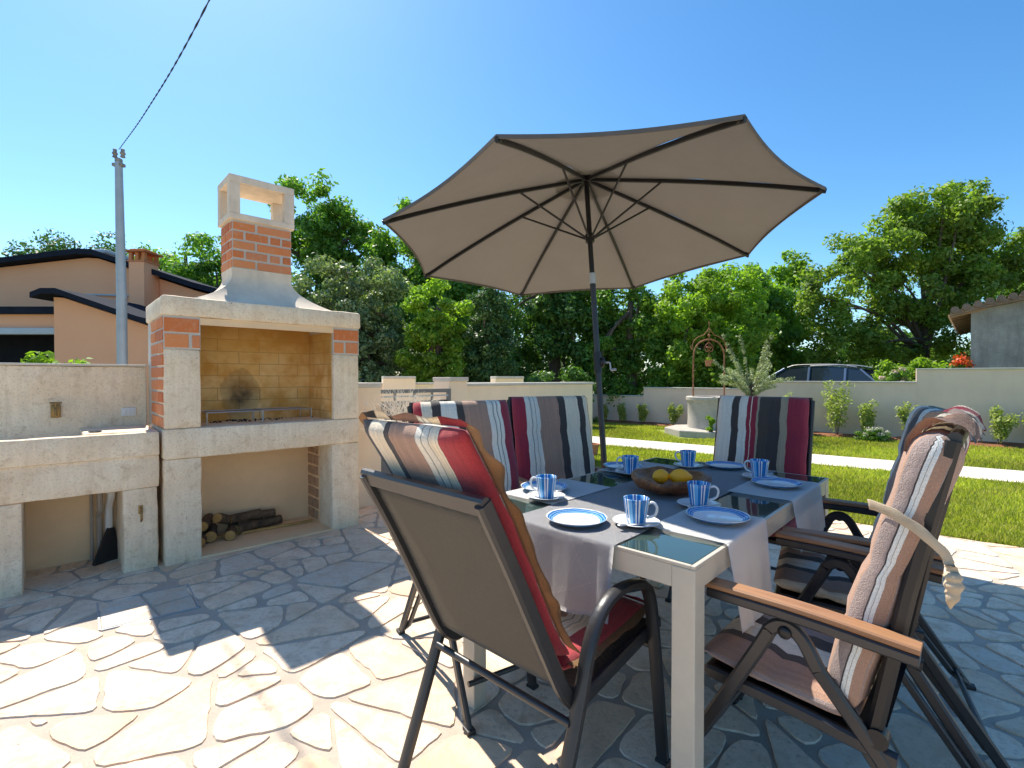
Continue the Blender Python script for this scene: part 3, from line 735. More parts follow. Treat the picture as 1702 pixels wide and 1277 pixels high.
bm = BM(); lathe(bm, [(.0, .0), (.026, .0), (.03, .004), (.034, .004), (.034, 0)], 16, c=(-.33, .20, .881)); obj('drain_cover', bm, M['plastic'], ctr, True)
hook(ctr, (-.12, .045, .36), 1.1)
# plumbing under the counter
pl = []
bm = BM(); tube(bm, fillet([(-.30, .40, .50), (-.30, .40, .34), (-.30, .47, .30), (-.30, .47, 0)], .03), sect_round(.016)); obj('drain_pipe', bm, M['pipe'], ctr, True)
bm = BM(); tube(bm, fillet([(-.24, .40, .53), (-.24, .40, .42), (-.25, .46, .36), (-.25, .46, 0)], .04), sect_round(.022)); lathe(bm, [(0, .45), (.03, .45), (.034, .46), (.034, .505), (0, .505)], 14, c=(-.24, .40, 0)); obj('drain_trap', bm, M['white'], ctr, True)
bm = BM(); tube(bm, fillet([(-.36, .46, .48), (-.34, .46, .46), (-.34, .46, 0)], .03), sect_round(.009)); tube(bm, [(-.36, .46, .48), (-.24, .42, .49)], sect_round(.01)); obj('supply_pipe', bm, M['pipe'], ctr, True)
# wall above the counter
sw = empty('backsplash_wall', F0, R(43.1), 'low limestone wall rising behind the sink counter', 'wall')
obj('wall_face', rough_box((-2.6, .62, .0), (-.02, .80, 1.30), .012, .005, .12), M['stone'], sw, True)
bm = BM(); box2(bm, (-2.6, .61, 1.30), (-.02, .81, 1.315), bev=.004); obj('coping', bm, M['cap'], sw)
bm = BM(); box(bm, (-.125, .612, .975), (.085, .012, .06), bev=.004)
for k in (-1, 0, 1): box(bm, (-.125 + k * .022, .604, .975), (.014, .008, .032), bev=.002)
obj('socket_plate', bm, M['white'], sw)
tp = empty('water_tap', bq(-.508, .612, 0), R(43.1), 'small old brass tap on the wall above the sink counter', 'tap')
bm = BM(); box(bm, (0, .0, 1.0), (.05, .012, .09), bev=.005); tube(bm, [(0, 0, 1.02), (0, -.06, 1.02)], sect_round(.011)); tube(bm, spline([(0, -.05, 1.02), (0, -.075, 1.01), (0, -.08, .97)], 5), sect_round(.009)); obj('spout', bm, M['brass'], tp, True)
bm = BM(); tube(bm, [(-.03, -.045, 1.055), (.03, -.045, 1.055)], sect_round(.006)); tube(bm, [(0, -.045, 1.02), (0, -.045, 1.055)], sect_round(.006)); obj('handle', bm, M['brass'], tp, True)
# dustpan standing in the niche
dp = empty('dustpan', bq(-.235, .40, 0), R(43.1 + 20), 'dark plastic dustpan leaning in the niche under the sink counter', 'dustpan')
bm = BM(); prism(bm, [(-.13, -.05, .0), (.04, -.02, .0), (.03, .04, .20), (-.01, .03, .20)], (0, .025, .01), bev=.004); obj('pan', bm, M['plastic'], dp)
bm = BM(); tube(bm, [(.01, .05, .19), (.02, .075, .38)], sect_round(.011)); obj('handle', bm, M['plastic'], dp, True)

bm = BM(); rnd = random.Random(12)
for k in range(60):
    x = rnd.gauss(.57, .14); y = rnd.gauss(.36, .07)
    if .23 < x < 1.08 and .1 < y < .47: r_ = rnd.uniform(.004, .014); ball(bm, (x, y, .886 + r_ * .4), (r_, r_ * rnd.uniform(.6, 1), r_ * .6), sub=1)
ch_ = obj('charcoal', bm, M['plastic'], None, False, loc=F0, rz=R(43.1)); tag(ch_, 'scattered charcoal crumbs on the firebox floor behind the racks', 'charcoal', kind='stuff')
# grill racks
def rack(s0, d0, w, d, name_label):
    r = empty('grill_rack', bq(s0, d0, .888), R(43.1), name_label, 'grill rack', 'wire grill racks in the firebox'); h = .085
    bm = BM(); tube(bm, [(0, 0, h), (w, 0, h), (w, d, h), (0, d, h), (0, 0, h)], sect_round(.004, 6))
    n = 16
    for k in range(1, n): tube(bm, [(w * k / n, 0, h), (w * k / n, d, h)], sect_round(.0022, 5))
    obj('grate', bm, M['steel'], r, True)
    for x in (0, w):
        for y in (0, d):
            bm = BM(); tube(bm, [(x, y, h), (x, y, 0)], sect_round(.004, 6)); obj('leg', bm, M['steel'], r, True)
rack(.265, .13, .36, .24, 'left wire grill rack standing on the firebox shelf')
rack(.64, .16, .36, .24, 'right wire grill rack standing on the firebox shelf')

# firewood
def log(s, d, z, L, r, yaw, pitch, label, seed):
    r *= .86; L *= .92
    e = empty('firewood_log', bq(s, d, z), R(43.1) + yaw, label, 'firewood', 'firewood logs under the grill'); e.rotation_euler = (0, pitch, R(43.1) + yaw)
    bm = BM(); rr = random.Random(seed); n = 14; rings = []
    for i in range(7):
        x = -L / 2 + L * i / 6
        rings.append([bm.verts.new((x, r * (1 + .14 * noise.noise((math.cos(2 * math.pi * k / n) * 2, math.sin(2 * math.pi * k / n) * 2, x * 9 + seed))) * math.cos(2 * math.pi * k / n), r * (1 + .14 * noise.noise((k * .9, seed, x * 8))) * math.sin(2 * math.pi * k / n))) for k in range(n)])
    for A, B in zip(rings[:-1], rings[1:]):
        for k in range(n): bm.faces.new((A[k], A[(k + 1) % n], B[(k + 1) % n], B[k]))
    obj('bark', bm, M['logbark'], e, 'all')
    for sgn, rg in ((-1, rings[0]), (1, rings[-1])):
        bm = BM(); lathe(bm, [(0, .002), (r * .35, .001), (r * .95, 0)], n); bmesh.ops.rotate(bm, verts=bm.verts, matrix=Matrix.Rotation(sgn * math.pi / 2, 3, 'Y')); bmesh.ops.translate(bm, verts=bm.verts, vec=(sgn * (L / 2 + .001), 0, 0))
        obj('cut_end', bm, M['cutwood'], e)
lg = [(.34, .40, .060, .30, .048, 1.35, 0, 'thick log at the left end of the firewood pile, cut end to the front'),
      (.30, .36, .150, .26, .042, 1.2, 0, 'ochre-ended log on top at the left of the firewood pile'),
      (.26, .30, .055, .24, .04, 1.3, 0, 'short log in front at the left pillar of the barbecue'),
      (.47, .36, .050, .28, .045, 1.25, 0, 'log with a pale round cut end in the middle of the pile'),
      (.44, .40, .135, .30, .042, .9, .35, 'dark log lying aslant on top of the firewood pile'),
      (.60, .40, .050, .26, .046, .5, 0, 'dark log right of the pale cut end at the bottom'),
      (.58, .42, .128, .25, .040, .2, 0, 'dark log on top in the middle of the pile'),
      (.74, .42, .050, .24, .040, .15, -.0, 'dark log at the right end of the firewood pile'),
      (.70, .43, .118, .22, .036, -.12, 0, 'topmost thin log at the right end of the pile')]
for i, a in enumerate(lg): log(*a, seed=i + 1)
bm = BM(); box(bm, (0, 0, .012), (.80, .022, .018), bev=.003); st = obj('wooden_lath', bm, M['cutwood'], loc=bq(.66, .33, .012), rz=R(43.1 - 4)); tag(st, 'thin pale wooden lath lying in front of the firewood', 'lath')
# inspection cover frame in the paving
cvr = empty('inspection_cover', (0, 0, 0), 0, 'stone-filled drain cover with thin metal frame in front of the barbecue', 'drain cover')
bm = BM(); q3 = [Vector((c.x, c.y, .001)) for c in cov]
for i in range(4):
    a, b = q3[i], q3[(i + 1) % 4]; d = (b - a).normalized(); nn = Vector((d.y, -d.x, 0)) * .004
    prism(bm, [a - nn - d * .004, a + nn - d * .004, b + nn + d * .004, b - nn + d * .004], (0, 0, -.008))
obj('frame', bm, M['galv'], cvr)
bm = BM(); cc = sum(q3, Vector()) / 4
lay = bm.loops.layers.float_color.new('stone')
def slab(pts, colr):
    c = sum(pts, Vector()) / len(pts); A = [bm.verts.new((p + (c - p).normalized() * .016).to_tuple()[:2] + (.0,)) for p in pts]; B = [bm.verts.new((p + (c - p).normalized() * .010).to_tuple()[:2] + (-.007,)) for p in pts]
    fs = [bm.faces.new(A)] + [bm.faces.new((A[k], A[(k + 1) % len(A)], B[(k + 1) % len(A)], B[k])) for k in range(len(A))]
    for f in fs:
        for l in f.loops: l[lay] = c4(colr)
a, b, c, d = q3; m1 = a.lerp(b, .55); m2 = d.lerp(c, .42); m3 = a.lerp(d, .5); m4 = m1.lerp(m2, .6)
slab([a, m1, m4, m3], (.62, .55, .45)); slab([m3, m4, m2, d], (.60, .52, .42)); slab([m1, b, c, m2], (.64, .60, .52))
obj('infill_slabs', bm, bpy.data.materials['limestone_slab'], cvr)
#@@FURNITURE
# ================================================================== TABLE
TR = R(46.5); TO = Vector((.455, 1.217, 0)); TU = Vector((math.cos(TR), math.sin(TR), 0)); TV = Vector((-TU.y, TU.x, 0))
TL, TW, TH = 1.5, .88, .75
def tb(s, r, z=TH): return TO + TU * s + TV * r + Vector((0, 0, z))
tbl = empty('dining_table', TO, TR, 'champagne aluminium garden table with smoked glass top', 'table')
lw = .062
for x in (0, TL - lw):
    for y in (0, TW - lw):
        bm = BM(); box2(bm, (x, y, 0.004), (x + lw, y + lw, TH - .0105), bev=.003); leg = obj('leg', bm, M['alu'], tbl)
        bm = BM(); box2(bm, (x + .004, y + .004, 0), (x + lw - .004, y + lw - .004, .004)); obj('foot_pad', bm, M['plastic'], leg)
bm = BM()
box2(bm, (lw, .0015, TH - .068), (TL - lw, .035, TH - .0105), bev=.002); box2(bm, (lw, TW - .035, TH - .068), (TL - lw, TW - .0015, TH - .0105), bev=.002)
box2(bm, (.0015, lw, TH - .068), (.035, TW - lw, TH - .0105), bev=.002); box2(bm, (TL - .035, lw, TH - .068), (TL - .0015, TW - lw, TH - .0105), bev=.002)
box2(bm, (TL / 2 - .02, .035, TH - .06), (TL / 2 + .02, TW - .035, TH - .03))
obj('apron', bm, M['alu'], tbl)
bm = BM()
for a, b in (((0, 0), (TL, .012)), ((0, TW - .012), (TL, TW)), ((0, .012), (.012, TW - .012)), ((TL - .012, .012), (TL, TW - .012))): box2(bm, (a[0], a[1], TH - .010), (b[0], b[1], TH - .001), bev=.0015)
obj('top_rim', bm, M['alu'], tbl)
bm = BM(); box2(bm, (.0125, .0125, TH - .0095), (TL - .0125, TW - .0125, TH - .0005), bev=.001); obj('glass_top', bm, M['glass'], tbl)

# ------------------------------------------------ cloths: a strip that lies on the top and hangs over edges
def cloth(name, prof, c0, c1, mat, label, cat, group, amp=.012, thick=.0022, seed=0, nx=26, zbase=.0, taper=0):
    """prof: (along, z) polyline in table frame running along 'axis'; c0,c1 the span across. axis s (runner) or r (mats)"""
    axis = 's' if name == 'table_runner' else 'r'
    P = fillet([Vector((a, 0, z)) for a, z in prof], .012, 4); Q = []
    for i in range(len(P) - 1):
        L = (P[i + 1] - P[i]).length; k = max(1, int(L / .014))
        for t in range(k): Q.append(P[i].lerp(P[i + 1], t / k))
    Q.append(P[-1]); bm = BM(); uvl = bm.loops.layers.uv.new('UVMap'); rows = []; S = 0; lens = []
    for i, q in enumerate(Q):
        if i: S += (q - Q[i - 1]).length
        lens.append(S); row = []
        hang = max(0, TH - q.z - .004); 
        for j in range(nx + 1):
            f = j / nx; c = c0 + (c1 - c0) * f
            ruf = noise.noise((c * 9, seed * 3.1, 0)) * 1.0 + noise.noise((c * 22, seed, 3)) * .4
            off = hang * (.10 + ruf * amp * 14 / 1.0 * .55)
            sgn = -1 if q.x < (TL / 2 if axis == 's' else TW / 2) else 1
            zz = q.z + (0 if hang > .0 else noise.noise((q.x * 12, c * 12, seed)) * .0012) + (noise.noise((c * 6, seed, 7)) * .02 * (hang / .2) if hang > 0 else 0)
            al = q.x + sgn * off
            cc = c + (noise.noise((q.z * 8, q.x * 8, seed + j * .0)) * .006 * (hang * 5)) + taper * hang * (f - .5)
            row.append(bm.verts.new((al, cc, zz) if axis == 's' else (cc, al, zz)))
        rows.append(row)
    for i in range(len(rows) - 1):
        for j in range(nx):
            f = bm.faces.new((rows[i][j], rows[i][j + 1], rows[i + 1][j + 1], rows[i + 1][j]))
            for l, (a, b) in zip(f.loops, ((i, j), (i, j + 1), (i + 1, j + 1), (i + 1, j))): l[uvl].uv = (lens[a], b / nx * abs(c1 - c0))
    # thickness
    geo = bmesh.ops.solidify(bm, geom=bm.faces[:], thickness=thick)
    o = obj(name, bm, mat, None, 'all'); o.location = TO; o.rotation_euler = (0, 0, TR); o['label'] = label; o['category'] = cat
    if group: o['group'] = group
    return o
zt = TH + .0035
cloth('table_runner', [(-.02, .535), (-.012, zt), (TL + .012, zt), (TL + .02, .56)], .225, .625, M['runner'], 'grey linen table runner hanging over the near end of the table', 'table runner', None, seed=1, amp=.016)
zm = TH + .0075
mats_ = [(.205, .545, [(-.014, .50), (-.006, zm), (.235, zm)], 'white cloth placemat hanging in a point beside the near table leg', 2),
         (.86, 1.30, [(-.014, .565), (-.006, zm), (.235, zm)], 'white cloth placemat hanging from the right side by the far corner', 3),
         (.20, .60, [(.615, zm), (.888, zm), (.895, .60)], 'white cloth placemat at the left side, nearest the grey sling chair', 4),
         (.89, 1.27, [(.615, zm), (.888, zm), (.895, .60)], 'white cloth placemat at the left side beside the parasol pole', 5)]
for a, b, pr, lb, sd in mats_:
    cloth('placemat', pr, a, b, M['napkin'], lb, 'placemat', 'white cloth placemats', seed=sd, amp=.010, nx=22, taper=-.25 if sd == 2 else 0)

# ------------------------------------------------ china
def plate_at(s, r, z, label):
    bm = BM(); lathe(bm, [(0, .004), (.068, .004), (.074, .006), (.094, .016), (.0975, .018), (.0975, .0165), (.075, .003), (.05, 0), (0, 0)], 48)
    o = obj('plate', bm, M['plate'], None, 'all', loc=tb(s, r, z)); tag(o, label, 'plate', 'white plates with blue brushed rims'); return o
plates = [(.095, .43, 'blue-rimmed plate on the near end of the grey runner'), (.42, .105, 'blue-rimmed plate on the placemat beside the near table corner'),
          (1.10, .115, 'blue-rimmed plate on the right-hand placemat by the far corner'), (1.405, .44, 'blue-rimmed plate in front of the striped cushion at the far end'),
          (.36, .785, 'blue-rimmed plate at the left side, behind its cup, next to the sling chair'), (1.0, .80, 'blue-rimmed plate at the left side nearest the parasol pole')]
for s, r, lb in plates: plate_at(s, r, TH + (.0060 if .225 < r < .625 else .0100), lb)
def cup_at(s, r, ang, label):
    z = TH + (.0060 if .225 < r < .625 else .0100) if not (.2 < r < .225) else TH + .010
    e = empty('saucer', tb(s, r, z), 0, 'saucer under the ' + label, 'saucer', 'white saucers under the cups')
    bm = BM(); lathe(bm, [(0, .003), (.03, .003), (.045, .008), (.072, .014), (.074, .0135), (.046, .004), (.03, 0), (0, 0)], 40); obj('dish', bm, M['plate_s'], e, 'all')
    c = empty('coffee_cup', tb(s, r, z + .0035), ang, label, 'cup', 'blue striped coffee cups')
    bm = BM(); lathe(bm, [(0, 0), (.026, 0), (.029, .004), (.0335, .03), (.0385, .066), (.0405, .080), (.0395, .0815), (.0378, .080), (.0355, .06), (.030, .02), (.026, .008), (0, .006)], 40); obj('cup_body', bm, M['cup'], c, 'all')
    bm = BM(); tube(bm, spline([(.034, 0, .066), (.052, 0, .072), (.064, 0, .058), (.058, 0, .034), (.034, 0, .022)], 6), [(a * 1.3, b) for a, b in sect_round(.0042, 8)], side=(0, 1, 0)); obj('handle', bm, M['china'], c, 'all')
    t = empty('teaspoon', tb(s, r, z + .0125), ang - .9, 'teaspoon by the ' + label, 'teaspoon', 'teaspoons on the saucers')
    bm = BM(); tube(bm, [(.046, -.055, .002), (.048, .0, .003), (.052, .052, .004)], [(a, b * .4) for a, b in sect_round(.0028, 6)]); ball(bm, (.045, -.066, .002), (.010, .016, .003), sub=2); obj('spoon_body', bm, M['steel'], t, 'all')
M['plate_s'] = M['china']
cups = [(.20, .275, -.5, 'striped cup on the near end of the grey runner'), (.535, .215, -.35, 'striped cup right of the wooden bowl beside the near placemat'),
        (1.205, .215, 2.4, 'striped cup at the right side near the far table corner'), (1.285, .585, 2.6, 'striped cup behind the wooden bowl at the far end'),
        (.25, .685, 2.7, 'striped cup at the left side next to the sling chair'), (.90, .70, 2.7, 'striped cup at the left side between bowl and parasol pole')]
for c in cups: cup_at(*c)
# bowl and lemons
bw = empty('fruit_bowl', tb(.70, .40, TH + .0075), TR, 'rustic root-wood bowl holding two lemons on the runner', 'bowl')
bm = BM(); lathe(bm, [(0, 0), (.06, 0), (.10, .012), (.135, .036), (.15, .056), (.147, .066), (.13, .066), (.115, .05), (.08, .032), (0, .026)], 44, wob=.16, seed=2)
for v in bm.verts: v.co.x *= 1.18; v.co.z += .014 * noise.noise(v.co * 14) * min(1, v.co.z * 30) + (.012 * noise.noise(v.co * 5) if v.co.z > .04 else 0)
obj('bowl_shell', bm, M['bowlwood'], bw, 'all')
def lemon(dx, dy, yaw, label, k=1):
    bm = BM(); bmesh.ops.create_uvsphere(bm, u_segments=24, v_segments=16, radius=1)
    for v in bm.verts:
        t = abs(v.co.z); x = v.co.z * (.036 + .007 * max(0, (t - .86) / .14)); v.co = Vector((x * k, v.co.x * .029 * k, v.co.y * .029 * k)); v.co += noise.noise_vector(v.co * 60) * .0008
    o = obj('lemon', bm, M['lemon'], None, 'all', loc=tb(.70, .40, TH + .068) + Vector((dx, dy, 0)), rz=yaw); tag(o, label, 'lemon', 'lemons in the wooden bowl')
lemon(-.040, .0, .5, 'left one of the two lemons in the wooden bowl', 1.0); lemon(.035, -.012, -.15, 'right one of the two lemons in the wooden bowl', 1.12)

# ================================================================== CUSHIONS
def pad_mesh(pts, w, T, uvspan=(.05, .95), seed=0, tuft=None, nx=22, rump=.012, boxy=False):
    """closed pad following the centre line pts in the YZ plane; normal side = front"""
    P = spline(pts, 5); L = [0]
    for i in range(1, len(P)): L.append(L[-1] + (P[i] - P[i - 1]).length)
    n = len(P); bm = BM(); uvl = bm.loops.layers.uv.new('UVMap'); F = []; B = []
    for i, p in enumerate(P):
        t = (P[min(i + 1, n - 1)] - P[max(i - 1, 0)]).normalized(); nn = Vector((0, t.z, -t.y))
        if nn.dot(Vector((0, 1, .35))) < 0: nn = -nn
        e = min(L[i], L[-1] - L[i]); ke = min(1, (e / (T * .55))) ; ke = math.sqrt(max(0, 1 - (1 - ke) ** 2)) if ke < 1 else 1
        q = 1.0
        if tuft:
            for tt in tuft: q -= (.16 if boxy else .42) * math.exp(-((L[i] / L[-1] - tt) * L[-1] / .018) ** 2)
        rf = []; rb = []
        for j in range(nx + 1):
            x = -1 + 2 * j / nx; xs = math.copysign(abs(x) ** .9, x)
            kx = (1 - abs(xs) ** (22 if boxy else 7)) ** .5
            th = T * .5 * max(.72 if boxy else .16, kx) * max(.2, ke) * q
            wob = noise.noise((L[i] * 5, seed * 1.7, 1)) * rump * .8 + noise.noise((L[i] * 14, seed, x * 1.5)) * rump * .4
            lump = noise.noise((x * 2.2 + seed, L[i] * 7, 2)) * .35 + noise.noise((x * 7 + seed, L[i] * 19, 2)) * .16
            ins = 1 - .018 * (1 - ke)
            px = xs * w / 2 * ins + wob
            rf.append(bm.verts.new(p + Vector((px, 0, 0)) + nn * th * (1 + lump * (.35 if boxy else 1)))); rb.append(bm.verts.new(p + Vector((px, 0, 0)) - nn * th * (1 + lump * .5)))
        F.append(rf); B.append(rb)
    def face(vs, us):
        f = bm.faces.new(vs)
        for l, u in zip(f.loops, us): l[uvl].uv = u
    U = lambda i, j: (uvspan[0] + (uvspan[1] - uvspan[0]) * j / nx, L[i])
    for i in range(n - 1):
        for j in range(nx):
            ids = ((i, j), (i, j + 1), (i + 1, j + 1), (i + 1, j)); us = [U(*q) for q in ids]
            face([F[a][b] for a, b in ids], us); face([B[a][b] for a, b in ids][::-1], us[::-1])
        for j, s_ in ((0, 1), (nx, -1)):
            us = [U(i, j), U(i + 1, j), U(i + 1, j), U(i, j)]
            if boxy: us = [(0.01, L[i]), (0.01, L[i + 1]), (.99, L[i + 1]), (.99, L[i])]
            face([F[i][j], F[i + 1][j], B[i + 1][j], B[i][j]], us)
            if boxy: bm.faces.ensure_lookup_table(); bm.faces[-1].material_index = 1
    for i in (0, n - 1):
        for j in range(nx): face([F[i][j], F[i][j + 1], B[i][j + 1], B[i][j]], [U(i, j), U(i, j + 1), U(i, j + 1), U(i, j)])
    return bm, P, L
def frill(P, L, w, T, d, top=True, seed=0, off=.0, amp=.010, uedge=(.0, 1.0)):
    """gathered border round the pad's front edge: up one side, over the top, down the other"""
    n = len(P); path = []
    def nrm(i):
        t = (P[min(i + 1, n - 1)] - P[max(i - 1, 0)]).normalized(); nn = Vector((0, t.z, -t.y))
        return (nn if nn.dot(Vector((0, 1, .35))) > 0 else -nn), t
    bm = BM(); uvl = bm.loops.layers.uv.new('UVMap')
    for i in range(n): nn, t = nrm(i); path.append((P[i] + nn * off + Vector((-w / 2 * .97, 0, 0)), Vector((-1, 0, 0)), nn, uedge[0]))
    if top:
        nn, t = nrm(n - 1)
        for j in range(0, 21): path.append((P[-1] + nn * off + Vector((-w / 2 * .97 + w * .97 * j / 20, 0, 0)), t * .55, nn, .05 + .9 * j / 20))
    for i in range(n - 1, -1, -1): nn, t = nrm(i); path.append((P[i] + nn * off + Vector((w / 2 * .97, 0, 0)), Vector((1, 0, 0)), nn, uedge[1]))
    # resample
    Q = []
    for a, b in zip(path[:-1], path[1:]):
        k = max(1, int((b[0] - a[0]).length / .008))
        for s in range(k):
            f = s / k; Q.append((a[0].lerp(b[0], f), a[1].lerp(b[1], f), a[2], a[3] + (b[3] - a[3]) * f))
    rows = []; acc = 0
    for i, (p, o, nn, u) in enumerate(Q):
        if i: acc += (p - Q[i - 1][0]).length
        r = []
        for k in range(4):
            f = k / 3; wv = math.sin(acc * 42 + 7 * noise.noise((acc * 6, seed, 0))) * amp * f * .55 + noise.noise((acc * 13, seed, 5)) * amp * 2.0 * f
            r.append(bm.verts.new(p + o * (d * f * (1 + .35 * noise.noise((acc * 14, seed, 9)))) + nn * wv))
        rows.append((r, u, acc))
    for (r0, u0, a0), (r1, u1, a1) in zip(rows[:-1], rows[1:]):
        for k in range(3):
            f = bm.faces.new((r0[k], r0[k + 1], r1[k + 1], r1[k]))
            for l, u in zip(f.loops, ((u0, a0), (u0, a0), (u1, a1), (u1, a1))): l[uvl].uv = u
    bmesh.ops.solidify(bm, geom=bm.faces[:], thickness=.003); return bm
def cushion(name, loc, rz, back, seat, w, T, mat, label, seed, tuft=(.36, .68), fr=.03, toff=.3, amp=.008, boxy=False, uedge=(0., 1.)):
    e = empty(name, loc, rz, label, 'cushion', 'striped high-back chair cushions')
    bm, P, L = pad_mesh(back, w, T, seed=seed, tuft=tuft, boxy=boxy); bp = obj('back_pad', bm, mat, e, 'all')
    if fr: obj('border_frill', frill(P, L, w, T, fr, True, seed, T * toff, amp, uedge), mat, bp, 'all')
    bm, P, L = pad_mesh(seat, w * .97, T * (.6 if boxy else .9), seed=seed + 5, tuft=(.5,)); sp = obj('seat_pad', bm, mat, e, 'all')
    if fr: obj('border_frill', frill(P, L, w * .97, T, fr * .7, True, seed + 3, T * .15, amp * .6, uedge), mat, sp, 'all')
    return e
GUS = stripemat('striped_gusset_cloth', [(0, MAUVE), (.36, DARK), (.41, (.84, .82, .76)), (.52, GR), (.54, (.84, .82, .76)), (.66, TAUPE)])
SM = [stripemat('striped_cushion_cloth', s) for s in (S1, S2, S3, S4, S5, S6)]

# ================================================================== CHAIRS
def facing(v): return math.atan2(-v.x, v.y)          # rotation that turns local +Y to v
# --- stacking sling chair at the near end
a1 = facing(TU)
ch = empty('sling_chair', (-.026, 1.414, 0), a1, 'grey sling garden chair at the near end of the table, seen from behind', 'chair')
hw = .245
bar = sect_rect(.022, .038, .006)
side_pts = [(0, -.30, .955), (0, -.20, .77), (0, -.03, .425), (0, .02, .375), (0, .08, .385), (0, .46, .435)]
for sx in (-1, 1):
    bm = BM(); pts = [Vector((sx * (hw - .004 * 0) , p[1], p[2])) for p in side_pts]
    pts[0].x = pts[1].x = sx * (hw - .01); pts = fillet(pts, .07, 5); tube(bm, pts, sect_rect(.026, .040, .007), side=(1, 0, 0)); obj('side_rail', bm, M['dark'], ch, True)
    bm = BM(); x = sx * (hw + .030)
    lp = [(x, -.165, 0), (x, -.02, .37), (x, .035, .53), (x, .09, .605), (x, .17, .632), (x, .27, .622), (x, .345, .575), (x, .385, .40), (x, .445, 0)]
    tube(bm, fillet(spline(lp, 5), .01, 1), [(a * 1.5, b * .85) for a, b in sect_rect(.024, .030, .006)], side=(1, 0, 0)); obj('arm_and_legs', bm, M['dark'], ch, True)
    for y in (-.165, .445):
        bm = BM(); box(bm, (x, y, .006), (.042, .032, .012), bev=.003); obj('foot_cap', bm, M['plastic'], ch)
bm = BM(); tube(bm, [(-hw + .0, -.295, .945), (hw - .0, -.295, .945)], sect_rect(.05, .022, .006), side=(0, -.4, .92)); obj('top_bar', bm, M['dark'], ch, True)
bm = BM()
tube(bm, [(-hw - .02, -.03, .36), (hw + .02, -.03, .36)], sect_round(.011, 10)); obj('rear_crossbar', bm, M['dark'], ch, True)
bm = BM(); tube(bm, [(-hw - .02, .40, .385), (hw + .02, .40, .385)], sect_round(.011, 10)); obj('front_crossbar', bm, M['dark'], ch, True)
def sheet(bm, pts, x0, x1, th, nx=10, sag=0, n=5):
    P = spline(pts, n); rows = []
    for i, p in enumerate(P):
        t = (P[min(i + 1, len(P) - 1)] - P[max(i - 1, 0)]).normalized(); nn = Vector((0, t.z, -t.y)); r = []
        f_ = i / (len(P) - 1)
        for j in range(nx + 1):
            f = j / nx; sg = sag * 4 * f * (1 - f) * math.sin(math.pi * f_)
            r.append(bm.verts.new((x0 + (x1 - x0) * f, p.y - nn.y * sg, p.z - nn.z * sg)))
        rows.append(r)
    for a, b in zip(rows[:-1], rows[1:]):
        for j in range(nx): bm.faces.new((a[j], a[j + 1], b[j + 1], b[j]))
    bmesh.ops.solidify(bm, geom=bm.faces[:], thickness=th)
bm = BM(); sheet(bm, [(0, -.283, .925), (0, -.19, .75), (0, -.10, .568), (0, -.035, .435)], -hw + .012, hw - .012, .003, sag=.003); obj('back_sling', bm, M['sling'], ch, 'all')
bm = BM(); sheet(bm, [(0, .03, .395), (0, .2, .39), (0, .45, .435)], -hw + .012, hw - .012, .003, sag=-.012); obj('seat_sling', bm, M['sling'], ch, 'all')
cushion('chair_cushion', (-.026, 1.414, 0), a1, [(-.012, .06, .47), (-.012, .005, .53), (-.014, -.085, .70), (-.018, -.175, .88), (-.022, -.27, 1.04), (-.022, -.312, 1.105)], [(0, .02, .455), (0, .10, .44), (0, .28, .445), (0, .47, .465)], .425, .056, SM[0],
        'red-edged striped cushion on the grey sling chair at the near end', 1, fr=.042, toff=.22, amp=.006)
